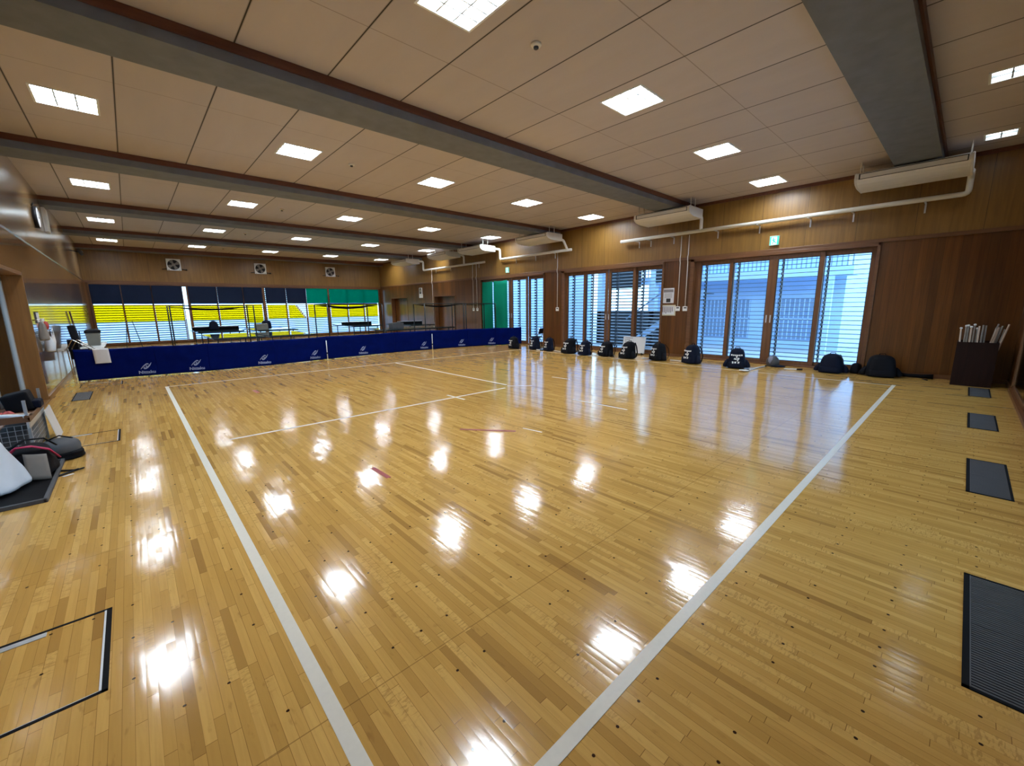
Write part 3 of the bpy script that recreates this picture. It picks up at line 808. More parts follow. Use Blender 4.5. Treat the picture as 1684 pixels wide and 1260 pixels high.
# left wall: clock, plate, bracket lamp
g = thing('wall_clock','round black clock high on the glossy left wall','clock',(XL,12.3,3.15))
MB().cyl((0,0,0),(.06,0,0),.2,n=32).build('case', M['black'], g)
MB().cyl((.0605,0,0),(.064,0,0),.178,n=32).build('dial', M['white'], g)
MB().box(.065,.067,-.006,.006,-.02,.13).box(.065,.067,-.006,.09,-.006,.006).build('hands', M['black'], g)
MB().cyl((.0,-.0,.2),(.03,0,.26),.012,n=8).build('hook', M['black'], g)
g = thing('speaker_panel','pale upright panel beside the clock on the left wall','panel',(XL,13.85,3.32))
MB().box(0,.06,-.2,.2,-.25,.25).build('case', M['lamp_house'], g, bevel=.01)
MB().box(.0605,.064,-.17,.17,-.2,.2).build('cover', M['pipe'], g)
g = thing('bracket_fan','small dark bracket fan high in the far left corner','fan',(XL,18.9,3.18))
MB().bar((0,0,.05),(.20,0,.0),.03,.03).build('bracket', M['black'], g)
MB().cyl((.20,.0,-.02),(.27,.0,.02),.10,n=20).build('guard', M['dgrey'], g)
MB().cyl((.27,0,.02),(.30,0,.035),.05,.03,n=14).build('hub', M['greyfab'], g)

# ------------------------------------------------------------------ cloths over the windows
def hang_cloth(name, label, cat, group, mat, x0, x1, z0, z1, y, wav=.008, pinch=.0, seed=0, corners=None):
    rnd = random.Random(seed); ph = rnd.uniform(0,6); ph2 = rnd.uniform(0,6)
    def fn(u,v):
        x = x0+(x1-x0)*u; z = z1+(z0-z1)*v
        z += -pinch*math.sin(PI*u)*(1-v) + rnd.uniform(-1,1)*.0 + .006*math.sin(ph+5*u)*v
        yy = y + wav*math.sin(ph+9*u+2*v) + wav*.6*math.sin(ph2+4*v+3*u)
        if corners: x, z = corners(u,v,x,z)
        return (x,yy,z)
    m = MB(); m.grid(fn,14,8)
    return tag(m.build(name, mat), label, cat, group)
navy = [(-.965,-.115),(-.085,.795),(.83,1.79),(2.0,2.99),(3.025,3.975),(4.015,4.765),(4.90,5.765),(5.80,6.69)]
nl = ['navy cloth at the left end of the far windows','navy cloth second from the left on the far windows','navy cloth just left of the bright window gap','navy cloth just right of the bright window gap',
      'navy cloth fifth from the left on the far windows','narrow navy cloth left of the middle window post','navy cloth right of the middle window post','navy cloth next to the green cloths']
for i,(a,b) in enumerate(navy):
    hang_cloth('window_cloth', nl[i], 'window cloth', 'navy cloths across the tops of the far windows', M['navy'], a, b, 1.655, 2.375, YF-.055, seed=i)
gr = [(6.715,7.755),(7.835,8.775),(8.765,9.69),(9.68,10.52)]
gl = ['green cloth left of the last window post','green cloth right of the last window post','second green cloth from the right on the far windows','green cloth at the right end of the far windows']
for i,(a,b) in enumerate(gr):
    hang_cloth('window_cloth', gl[i], 'window cloth', 'green cloths across the tops of the far windows', M['green'], a, b, 1.66, 2.385, YF-.055-.006*(i%2), seed=20+i)
yel = [(-.95,-.11,.935,1.60),(-.07,.785,.935,1.60),(.84,1.765,.935,1.60),(2.04,2.96,.935,1.60),(3.03,3.95,.935,1.60),(4.03,4.71,.76,1.61),(4.93,5.76,.93,1.585),(6.74,7.66,.94,1.60),(7.86,8.73,.93,1.60),(8.80,9.65,.93,1.60),(9.71,10.44,.925,1.60)]
yl = ['yellow cloth at the left end of the far windows','yellow cloth second from the left on the far windows','yellow cloth just left of the bright window gap','yellow cloth just right of the bright window gap','yellow cloth fifth from the left on the far windows',
      'longer lower hanging yellow cloth left of the middle post','yellow cloth right of the middle window post','yellow cloth under the leftmost green cloth','yellow cloth right of the last window post','yellow cloth second from the right end','yellow cloth at the right end of the far windows']
for i,(a,b,z0,z1) in enumerate(yel):
    hang_cloth('window_cloth', yl[i], 'window cloth', 'yellow cloths across the middle of the far windows', M['yellow'], a, b, z0, z1, YF-.05, seed=40+i, wav=.005)
def peel(u,v,x,z):
    # upper right corner has come loose and folded down to the left
    right = 5.84 + (6.56-5.84)*(.42+.58*v)
    return 5.84+(right-5.84)*u, z
o = hang_cloth('window_cloth','half fallen yellow cloth folded into a triangle','window cloth','yellow cloths across the middle of the far windows',M['yellow'],5.84,6.56,.93,1.56,YF-.05,seed=77,corners=peel)
m = MB(); m.grid(lambda u,v:(5.84+(.30+.42*v)+.10*u*(1-v*.2), YF-.062-.01*math.sin(u*PI), 1.56-.63*v-.02*u),3,8)
m.build('folded_flap', M['cream'], o, solid=.003)
for i,(a,b,lab) in enumerate(((12.74,13.38,'dark green cloth on the farther door pane'),(11.86,12.64,'wide green cloth on the nearer door pane'))):
    rnd = random.Random(i)
    def fn(u,v,a=a,b=b,i=i):
        return (XR-.04-.012*i+.010*math.sin(9*u+3*v+i), a+(b-a)*u+.01*math.sin(4*v+i), 2.36-.02*math.sin(PI*u)+(.006-2.36)*v)
    m = MB(); m.grid(fn,12,14)
    tag(m.build('door_cloth', M['greendoor'], solid=.003), lab, 'door cloth', 'green cloths hung on the far louvred doors')

# ------------------------------------------------------------------ blue barrier
BP = [(-.89,11.71),(.30,11.60),(1.20,11.47),(2.56,11.50),(3.87,11.72),(5.98,11.90),(7.27,11.85),(8.64,11.70),(9.70,11.42),(10.62,11.08)]
LG = [.14,.98,2.31,3.54,4.92,6.98,8.38,9.52,None]
bl = ['blue barrier panel at the left end, with the paper hung over it','blue barrier panel second from the left','blue barrier panel third from the left, with diagonal creases','blue barrier panel left of the white pole',
      'longest blue barrier panel right of the white pole','smooth blue barrier panel left of the second pole','blue barrier panel right of the second pole, in front of the far door','blue barrier panel next to the bag at the right end','last plain blue barrier panel behind the first bag']
HB = .63
try:
    TXT = bpy.data.curves.new('t','FONT'); TXT.body = 'Nittaku'; TXT.size = .105; TXT.align_x = 'CENTER'; TXT.offset = .003
    to = bpy.data.objects.new('t', TXT); COL.objects.link(to)
    dg = bpy.context.evaluated_depsgraph_get(); dg.update()
    tm = bpy.data.meshes.new_from_object(to.evaluated_get(dg))
    TV = [v.co.copy() for v in tm.vertices]; TF = [list(p.vertices) for p in tm.polygons]
    bpy.data.objects.remove(to); bpy.data.curves.remove(TXT); bpy.data.meshes.remove(tm)
except Exception as e:
    TV, TF = [], []
def swoosh(pts, wd):
    # tapered ribbon in 2d -> polygons
    out = []
    n = len(pts)
    Lp, Rp = [], []
    for i,(x,y) in enumerate(pts):
        a = pts[max(i-1,0)]; b = pts[min(i+1,n-1)]
        dx, dy = b[0]-a[0], b[1]-a[1]; l = math.hypot(dx,dy); nx, ny = -dy/l, dx/l
        w_ = wd[i]/2
        Lp.append((x+nx*w_,y+ny*w_)); Rp.append((x-nx*w_,y-ny*w_))
    for i in range(n-1): out.append([Lp[i],Lp[i+1],Rp[i+1],Rp[i]])
    return out
for i in range(len(BP)-1):
    a = Vector((*BP[i],0)); b = Vector((*BP[i+1],0)); d = (b-a); Lg = d.length; ang = math.atan2(d.y,d.x)
    g = thing('table_tennis_barrier', bl[i], 'barrier', a, ang, 'blue table tennis barrier panels')
    rnd = random.Random(100+i); p1,p2,p3 = [rnd.uniform(0,6) for _ in range(3)]; cr = .009 if i not in (5,) else .002
    def surf(u,v,Lg=Lg,p1=p1,p2=p2,p3=p3,cr=cr):
        x = -.003+(Lg+.006)*u; z = .012+(HB-.012)*v
        edge = math.sin(PI*min(1,max(0,u)))**.5
        sag = -.018*math.sin(PI*u)*v*(1 if cr > .005 else .3)
        y = cr*edge*(math.sin(p1+11*u-7*v)+.7*math.sin(p2+23*u+6*v)*(v)+.5*math.sin(p3+5*u+14*v))
        return (x, y-.0, z+sag)
    m = MB(); m.grid(surf,40,12); m.build('cloth_panel', M['barrier'], g, solid=.004)
    MB().cyl((.012,.012,.02),(.012,.012,HB),.007,n=8).cyl((Lg-.012,.012,.02),(Lg-.012,.012,HB),.007,n=8).cyl((.012,.012,HB-.012),(Lg-.012,.012,HB-.025),.006,n=8).build('frame', M['blackmetal'], g)
    for e in (.14,Lg-.14):
        MB().bar((e,-.10,.008),(e,.16,.008),.016,.012).build('foot', M['blackmetal'], g)
    if LG[i] is not None:
        t = (LG[i]-a.x)/(b.x-a.x)*Lg
        m = MB()
        def put(x,z):
            px, pz = t+x, .075+z
            s_ = surf((px-.008)/(Lg-.016), (pz-.012)/(HB-.012)); return (px, s_[1]-.0045, pz)
        k = 1.0
        for poly in swoosh([(-.095,.085),(-.06,.13),(-.02,.168),(.012,.188),(.030,.186),(.032,.170)],[.008,.016,.022,.026,.026,.012])+\
                    swoosh([(-.03,.125),(-.045,.105),(-.035,.092),(-.015,.094),(.02,.118),(.055,.158),(.085,.21)],[.012,.022,.03,.03,.026,.02,.006])+\
                    swoosh([(-.012,.130),(.0,.138),(.008,.150)],[.014,.026,.014]):
            vs = [put(x,z) for x,z in poly]; m.add(vs,[(0,1,2,3)]); 
        for f in TF: m.add([put(TV[v].x*.86,TV[v].y*.82-.012) for v in f],[tuple(range(len(f)))])
        m.build('printed_logo', M['logo'], g)
for k,(x,y,lab) in enumerate(((3.86,11.70,'white pole standing in the gap near the middle of the barrier'),(7.26,11.83,'white pole standing in the gap towards the right of the barrier'))):
    g = thing('barrier_pole', lab, 'pole', (x,y,0), 0, 'poles between barrier panels')
    MB().cyl((0,-.02,.0),(0,-.02,.52),.012,n=10).build('shaft', M['white'], g)
    MB().cyl((0,-.02,.16),(0,-.02,.20),.014,n=10).build('collar', M['black'], g)
m = MB(); 
m.grid(lambda u,v:(-.62+.23*u+.012*v, 11.65 + (-.030 if v>.12 else .012-.042*v/.12)-.004*math.sin(5*u), (.642-.012*abs(u-.5)*2 if v < .12 else .64-.30*(v-.12)/.88)),6,12)
tag(m.build('paper_sheet', M['paper'], solid=.002),'white paper sheet hung over the left end of the barrier','paper')

# ------------------------------------------------------------------ table tennis tables and net frames behind it
def tt_table(label, x0, x1, y0, y1, z=.65, net=True):
    g = thing('table_tennis_table', label, 'table', ((x0+x1)/2,(y0+y1)/2,0), 0, 'table tennis tables behind the barrier')
    hx, hy = (x1-x0)/2, (y1-y0)/2
    MB().box(-hx,hx,-hy,hy,z-.016,z).build('top', M['greytop'], g)
    MB().box(-hx+.03,hx-.03,-hy+.01,-hy+.04,z-.045,z-.017).box(-hx+.03,hx-.03,hy-.04,hy-.01,z-.045,z-.017).box(-hx+.01,-hx+.04,-hy,hy,z-.045,z-.017).box(hx-.04,hx-.01,-hy,hy,z-.045,z-.017).build('apron', M['blackmetal'], g)
    for sx in (-1,1):
        for sy in (-1,1):
            MB().bar((sx*(hx-.12),sy*(hy-.25),0),(sx*(hx-.12),sy*(hy-.25),z-.02),.03,.03).build('leg', M['blackmetal'], g)
    MB().bar((-hx+.12,-hy+.25,.15),(-hx+.12,hy-.25,.15),.02,.02).bar((hx-.12,-hy+.25,.15),(hx-.12,hy-.25,.15),.02,.02).bar((-hx+.12,-hy+.25,.3),(hx-.12,-hy+.25,.3),.02,.02).build('brace', M['blackmetal'], g)
    if net:
        n_ = MB().box(-hx-.03,hx+.03,-.003,.003,z+.0,z+.125).build('net', M['net'], g)
        MB().box(-hx-.03,hx+.03,-.004,.004,z+.115,z+.13).build('net_tape', M['paper'], n_)
        MB().cyl((-hx-.03,0,z-.05),(-hx-.03,0,z+.13),.008,n=8).cyl((hx+.03,0,z-.05),(hx+.03,0,z+.13),.008,n=8).build('net_post', M['blackmetal'], n_)
    return g
tt_table('dark table with yellow reflections behind the third barrier panel',1.52,2.70,12.95,15.35,net=False)
tt_table('dark table with yellow reflections left of the white pole',2.78,3.98,12.9,15.3,net=False)
tt_table('dark table near the far windows behind the left tables',1.62,2.95,17.2,19.6)
tt_table('dark table near the far windows, second from the left',3.25,4.55,16.6,19.0,net=False)
tt_table('wide dark table between the two poles',6.3,9.1,13.15,14.45,net=False)
tt_table('dark table near the far windows under the green cloths',6.9,8.2,17.4,19.8)
tt_table('dark table in front of the recessed far door',8.75,9.95,15.9,18.2)

def net_frame(label, x0, x1, y0, y1, h=1.5, sag=.12, net_h=.55):
    g = thing('ball_net_frame', label, 'net frame', ((x0+x1)/2,(y0+y1)/2,0), 0, 'black ball catching net frames')
    hx, hy = (x1-x0)/2, (y1-y0)/2
    for sx in (-1,1):
        for sy in (-1,1):
            MB().cyl((sx*hx,sy*hy,0),(sx*hx,sy*hy,h),.018,n=8).build('post', M['blackmetal'], g)
    MB().cyl((-hx,-hy,h),(hx,-hy,h),.013,n=8).cyl((-hx,hy,h),(hx,hy,h),.013,n=8).cyl((-hx,-hy,h),(-hx,hy,h),.013,n=8).cyl((hx,-hy,h),(hx,hy,h),.013,n=8).build('top_rail', M['blackmetal'], g)
    m = MB()
    m.grid(lambda u,v:(-hx+2*hx*u, -hy+2*hy*v, h-.03-sag*math.sin(PI*u)*(.5+.5*math.sin(PI*v))),12,6)
    m.build('sagging_net', M['net'], g)
    MB().cyl((-hx,hy,.14),(hx,hy,.14),.011,n=8).cyl((-hx,-hy,.10),(-hx,hy,.10),.011,n=8).cyl((hx,-hy,.10),(hx,hy,.10),.011,n=8).build('bottom_rail', M['blackmetal'], g)
    return g
net_frame('black net frame in front of the left yellow cloths',.90,3.0,15.6,16.6)
net_frame('black net frame just behind the white pole',4.18,5.82,12.3,13.4)
net_frame('black net frame around the recessed doors, right of the second pole',7.35,8.95,12.35,13.08,sag=.09)
net_frame('black net frame by the green door cloths',9.02,10.42,12.3,13.0,sag=.03)

def stool_chair(label, x, y, rot, group):
    g = thing('folding_chair', label, 'chair', (x,y,0), rot, group)
    MB().box(-.17,.17,-.16,.17,.345,.38).build('seat', M['bagblack'], g, bevel=.012)
    MB().grid(lambda u,v:(-.16+.32*u, .19+.03*v-.02*math.sin(PI*u), .47+.18*v),6,4).build('backrest', M['bagblack'], g, solid=.02)
    for sx in (-1,1):
        m = MB(); elbow(m,[(sx*.18,-.19,.0),(sx*.18,.16,.42),(sx*.17,.22,.66)],.010,8); m.build('leg', M['steel'], g)
        m = MB(); elbow(m,[(sx*.165,.20,.0),(sx*.165,-.14,.36),(sx*.165,-.15,.37)],.010,8); m.build('leg', M['steel'], g)
    m = MB(); elbow(m,[(-.17,.22,.655),(-.14,.225,.69),(.14,.225,.69),(.17,.22,.655)],.010,8); m.build('top_rail', M['steel'], g)
    MB().cyl((-.18,-.17,.03),(.18,-.17,.03),.008,n=8).cyl((-.165,.19,.03),(.165,.19,.03),.008,n=8).build('stretcher', M['steel'], g)
    return g
stool_chair('black folding chair with chrome frame beside the first bag',9.98,9.72,math.radians(200),None)

# bags and boxes around the far tables
def soft_bag(m, c, w_, d_, h_, top=.7, seed=0, n=18, lean=(0,0)):
    rnd = random.Random(seed)
    ph = [rnd.uniform(0,6.3) for _ in range(4)]
    rings = []
    for j in range(9):
        t = j/8
        k = (1-(1-top)*t**1.6)
        if j == 0: k *= .93
        e = 1 if t < .75 else math.sqrt(max(.02,1-((t-.75)/.25)**2))*.75+.25
        ring = []
        for i in range(n):
            a = 2*PI*i/n
            ca, sa = math.cos(a), math.sin(a)
            q = 1/((abs(ca)**3.2+abs(sa)**3.2)**(1/3.2))
            wob = 1+.045*math.sin(3*a+ph[0]+2*t)+.035*math.sin(5*a+ph[1]-4*t)+.03*math.sin(7*t+ph[2])
            ring.append((c[0]+w_/2*k*e*q*ca*wob+lean[0]*t, c[1]+d_/2*k*e*q*sa*wob+lean[1]*t, c[2]+h_*t))
        rings.append(ring)
    m.loft(rings)
    return m
for i,(x,y,w_,lab) in enumerate(((2.5,16.4,.30,'small dark bag on the floor between the left tables'),(3.05,15.9,.34,'dark bag beside the far table left of the middle post'),(4.25,14.6,.32,'dark blue bag on a far seat right of the narrow yellow cloth'))):
    o = soft_bag(MB(),(0,0,0),w_,.2,.34,seed=i+5).build('sports_bag', M['bag'], None, (x,y,.65 if i < 2 else 0), sub=1)
    if i < 2: o.location = ((2.2,18.2,.65),(3.7,17.4,.65))[i]
    tag(o, ('dark bag lying on the far table left of the middle post','dark blue bag on the second far table')[i] if i < 2 else 'dark bag on the floor just right of the second table', 'bag')
tag(MB().box(-.19,.19,-.14,.14,0,.22).build('storage_box', M['olive'], None, (3.42,16.9,.65), bevel=.012),'grey box standing on the second far table','box')
tag(MB().box(-.22,.22,-.15,.15,0,.20).build('storage_box', M['dgrey'], None, (7.0,13.75,.65), bevel=.012),'dark grey box on the wide table between the poles','box')

# ------------------------------------------------------------------ far left corner clutter
g = thing('bench_table','narrow work table along the left wall behind the barrier','table',(-.79,14.1,0))
MB().box(-.28,.28,-1.1,1.1,.54,.57).build('top', M['lamp_house'], g)
for sx in (-.24,.24):
    for sy in (-1.05,1.05):
        MB().bar((sx,sy,0),(sx,sy,.54),.025,.025).build('leg', M['steel'], g)
g = thing('waste_bin','grey tub with black lid on the work table behind the barrier','bin',(-.68,14.0,.57))
m = MB(); m.loft([[(k*x,k*y,z) for x,y in ((-.125,-.16),(.125,-.16),(.125,.16),(-.125,.16))] for k,z in ((.82,0),(1,.30))],True,False); m.build('tub', M['olive'], g, bevel=.012)
m = MB(); m.loft([[(k*x,k*y,z) for x,y in ((-.13,-.165),(.13,-.165),(.13,.165),(-.13,.165))] for k,z in ((1.05,.30),(1.05,.345),(.8,.38))],True,False); m.build('lid', M['black'], g, bevel=.008)
g = thing('equipment_case','tall dark case leaning on the left wall beside the lidded tub','case',(-.93,13.5,.57))
MB().box(-.05,.07,-.12,.12,0.0,.50,0,Matrix.Rotation(math.radians(-7),4,'Y')).build('case_body', M['black'], g, bevel=.02)
MB().bar((.06,0,.18),(.06,0,.36),.02,.02).build('handle', M['dgrey'], g)
g = thing('folding_chair','folded chair with white tube legs behind the left end of the barrier','chair',(-.78,12.3,0))
for k in range(2):
    m = MB(); elbow(m,[(-.22+.07*k,.08,0),(-.24+.07*k,.12,.62),(-.14+.07*k,.06,.80),(.10+.07*k,-.04,.60),(.17+.06*k,-.05,0)],.009,8); m.build('leg', M['steel'], g)
m = MB(); m.grid(lambda u,v:(-.22+.16*u,.14+.02*math.sin(PI*u),.56+.24*v),5,4); m.build('backrest', M['bagblack'], g, solid=.03)
MB().box(-.2,.12,.02,.05,.40,.60).build('seat', M['bagblack'], g, bevel=.01)
# things hung on the glossy left wall, next to the window jamb
g = thing('hanging_bag','grey cloth bag hung on the left wall beside the window jamb','bag',(XL,9.75,1.22))
MB().cyl((0,0,.02),(.06,0,.03),.008,n=8).build('hook', M['steel'], g)
soft_bag(MB(),(.075,0,-.30),.11,.26,.30,top=.55,seed=51).build('bag_body', M['greyfab'], g, sub=1)
g = thing('plastic_bag','clear plastic bag of papers hung low on the left wall','bag',(XL,10.15,.98))
MB().cyl((0,0,.02),(.06,0,.03),.008,n=8).build('hook', M['steel'], g)
soft_bag(MB(),(.075,0,-.26),.12,.34,.27,top=.5,seed=33).build('bag_body', M['plastic'], g, sub=1)
g = thing('alarm_bell','round red alarm button on a white plate on the left wall','alarm',(XL,10.55,1.14))
MB().box(0,.02,-.13,.13,-.12,.12).build('plate', M['white'], g, bevel=.004)
m = MB(); m.ball((.035,.02,.0),.035,.075,.075,16,9); m.build('red_button', M['redcloth'], g)
g = thing('clipboard','tilted white clipboard hung on the left wall near the barrier','board',(XL+.02,11.25,1.0))
Mx = Matrix.Rotation(math.radians(28),4,'X')
MB().box(-.004,.004,-.17,.17,-.30,0,0,Mx).build('panel', M['paper'], g)
MB().box(.0045,.012,-.05,.05,-.03,.012,0,Mx).build('clip', M['steel'], g)
g = thing('notice_frame','small pale framed notice on the left wall above the plastic bag','notice',(XL,10.1,1.28))
MB().box(0,.012,-.14,.14,-.09,.09).build('frame', M['dgrey'], g)
MB().box(.0125,.014,-.125,.125,-.075,.075).build('sheet', M['paper'], g)
for i,(y,x,h_,lab) in enumerate(((20.3,-.2,.75,'thin black stick leaning in the left far window'),(20.6,.25,.70,'black tripod stick leaning near the left far window'))):
    tag(MB().cyl((0,0,0),(.12-.3*i,.25,h_+.3),.012,n=8).build('leaning_stick', M['blackmetal'], None, (x,y,0)), lab, 'stick')
g = thing('racket_pole','brown racket handle hung on the left wall near the corner','racket',(XL+.03,15.2,1.05))
MB().bar((0,-.22,.32),(0,.12,0),.03,.035).build('handle', M['tray'], g)
MB().ball((0,.16,-.05),.012,.09,.09).build('head', M['cream'], g)

# ------------------------------------------------------------------ left foreground cluster
g = thing('floor_tray','flat black boot tray with grey rim on the left of the floor','tray',(-.86,4.95,0))
MB().box(-.21,.24,-.56,.56,0,.012).build('base', M['grilleframe'], g)
MB().box(-.21,.245,-.575,-.55,0,.03).box(.225,.25,-.575,.575,0,.03).box(-.21,.25,.55,.575,0,.03).build('rim', M['dgrey'], g, bevel=.005)
# white plastic bag
g = thing('plastic_bag','large crumpled white plastic bag on the black tray at the left edge','bag',(-.93,4.86,.012))
m = MB(); rnd = random.Random(3)
rings = []
for j in range(11):
    t = j/10; rr = []
    for i in range(22):
        a = 2*PI*i/22
        k = (.225-.125*t**1.1)*(1+.07*math.sin(4*a+3*t)+.06*math.sin(7*a-5*t+1)+.03*rnd.uniform(-1,1)); k2 = k*1.1
        rr.append((-.02+k*math.cos(a)*(.95)-.03*t, k2*math.sin(a)+.03*t, (.005+.47*t**1.0)))
    rings.append(rr)
m.loft(rings); m.build('bag_body', M['plastic'], g, sub=1)
m = MB()
m.loft([[(-.05+.06*math.cos(a)*k,.03+.05*math.sin(a)*k,z) for a in [2*PI*i/12 for i in range(12)]] for k,z in ((1.1,.455),(.5,.50),(.9,.54),(1.2,.57))]); m.build('knot', M['plastic'], g, sub=1)
# dark rucksack with magenta strap and pale side
g = thing('rucksack','dark rucksack with magenta strap and grey side panel on the tray','bag',(-.76,5.19,.012),math.radians(-8))
soft_bag(MB(),(0,0,0),.27,.40,.27,top=.72,seed=8).build('bag_body', M['bagblack'], g, sub=1)
m = MB(); m.grid(lambda u,v:(.02+.13*u-.02*v, -.20-.012*math.sin(PI*u)-.02*(1-v)+.05*v, .02+.20*v-.02*u),6,6); m.build('side_panel', M['greyfab'], g, solid=.012)
m = MB(); m.tube([(-.09,-.14,.22),(-.02,-.18,.285),(.06,-.16,.28),(.13,-.08,.22),(.155,.02,.12)],.020,8,flat=.4); m.build('strap', M['pink'], g)
m = MB(); m.tube([(-.1,-.05,.25),(-.03,.03,.30),(.07,.08,.285),(.12,.14,.2)],.014,8,flat=.5); m.build('carry_strap', M['bagblack'], g)
g = thing('shoulder_bag','grey shoulder bag with black base lying beside the cart','bag',(-.635,5.70,0),math.radians(15))
soft_bag(MB(),(0,0,.05),.26,.36,.13,top=.8,seed=15).build('bag_body', M['dgrey'], g, sub=1)
soft_bag(MB(),(.01,-.02,0),.25,.37,.09,top=.9,seed=16).build('base', M['bagblack'], g, sub=1)
m = MB(); m.tube([(-.08,.05,.17),(0,.02,.205),(.08,-.02,.17)],.012,8,flat=.5); m.build('handle', M['bagblack'], g)
m = MB(); pts = []
for k in range(25):
    t = k/24; pts.append((.02+.17*math.sin(PI*t*1.0)+.01*math.sin(9*t), -.16+.20*t+.05*math.sin(2*PI*t), .006+.02*(math.sin(PI*t))**2*.5))
m.tube(pts,.0055,6); pts2 = [(p[0]*.85-.005,p[1]*.8-.02,p[2]+.002) for p in pts]; m.tube(pts2,.0055,6)
tag(m.build('cable_loop', M['black'], None, (-.645,5.15,0)),'black cable loop on the floor beside the tray','cable')
tag(MB().box(-.035,.035,-.012,.012,0,.002).build('paper_label', M['paper'], None, (-.555,5.0,0), rotz=.5),'tiny white paper label on the floor below the cable loop','paper')
# wire cart
g = thing('wire_cart','grey wire basket cart with brown tray top on the left','cart',(-.965,6.25,0))
for sx,sy in ((-.13,-.42),(.14,-.42),(.14,.42),(-.13,.42)):
    MB().bar((sx,sy,.0),(sx,sy,.56),.022,.022).build('post', M['wiregrey'], g)
t_ = MB().box(-.15,.16,-.46,.46,.36,.375).box(-.15,-.138,-.46,.46,.375,.44).box(.148,.16,-.46,.46,.375,.40).box(-.15,.16,-.46,-.448,.375,.42).box(-.15,.16,.448,.46,.375,.42).build('tray_top', M['tray'], g)
m = MB()
for k in range(20):
    y = -.42+.84*k/19
    m.bar((.14,y,.05),(.14,y,.33),.004,.004); m.bar((-.13,y,.05),(.14,y,.05),.004,.004)
for k in range(7):
    m.bar((.14,-.42,.05+.28*k/6),(.14,.42,.05+.28*k/6),.004,.004); m.bar((-.13+.27*k/6,-.42,.05),(-.13+.27*k/6,.42,.05),.004,.004)
    x = -.13+.27*k/6; m.bar((x,-.42,.05),(x,-.42,.33),.004,.004)
    m.bar((-.13,-.42,.05+.28*k/6),(.14,-.42,.05+.28*k/6),.004,.004)
m.build('wire_basket', M['wiregrey'], g)
MB().box(.135,.15,-.46,.46,.30,.36).build('side_plate', M['alu'], g)
tag(MB().box(-.10,.10,-.30,.30,0,.20).build('plastic_crate', M['dgrey'], None, (-.96,6.25,.055), bevel=.01),'dark plastic crate inside the wire cart','crate')
tag(MB().box(-.003,.003,-.2,.2,0,.34,0,Matrix.Rotation(math.radians(-10),4,'Y')).build('white_panel', M['board'], None, (-.735,6.70,.0)),'upright white board leaning on the right side of the cart','board')
g = thing('equipment_bag','black upright equipment bag standing on the cart tray','bag',(-.915,6.45,.376))
MB().box(-.10,.09,-.12,.12,0,.19,0,Matrix.Rotation(math.radians(-12),4,'Y')).build('bag_body', M['bagblack'], g, bevel=.02)
MB().box(.04,.13,-.10,.08,.02,.10).build('side_pocket', M['bag'], g, bevel=.015)
o = soft_bag(MB(),(0,0,0),.16,.12,.16,top=.6,seed=21).build('cloth_bundle', M['greyfab'], None, (-.99,6.68,.376), sub=1)
tag(o,'grey cloth bundle behind the black equipment bag','cloth')
m = MB(); rnd = random.Random(5)
for k in range(9):
    a = rnd.uniform(0,6.3); m.tube([(rnd.uniform(-.03,.03),rnd.uniform(-.05,.05),.0),(.03*math.cos(a),.05*math.sin(a),.05),(.07*math.cos(a),.09*math.sin(a),.012)],[.012,.016,.010],8,flat=.5)
m.ball((0,0,.02),.06,.08,.03,12,7,0,.1)
tag(m.build('red_cloth', M['redcloth'], None, (-.985,6.08,.376)),'crumpled red cloth on the cart tray','cloth')
for k,(y,lab) in enumerate(((5.98,'brown paper tube lying across the cart tray'),(5.88,'pale paper tube hanging over the front of the cart tray'))):
    mt = M['tubepaper'] if k == 0 else M['paper']
    m = MB(); n=14; r0=.022-.004*k
    m.loft([[(x,r0*math.cos(2*PI*i/n),r0*math.sin(2*PI*i/n)) for i in range(n)] for x in (-.12,.12)],caps=False)
    m.loft([[(x,.75*r0*math.cos(2*PI*i/n),.75*r0*math.sin(2*PI*i/n)) for i in range(n)] for x in (.12,-.12)],caps=False)
    tag(m.build('paper_tube', mt, None, (-.915,y,.40+.012*k), rotz=-.5-.25*k), lab, 'tube')

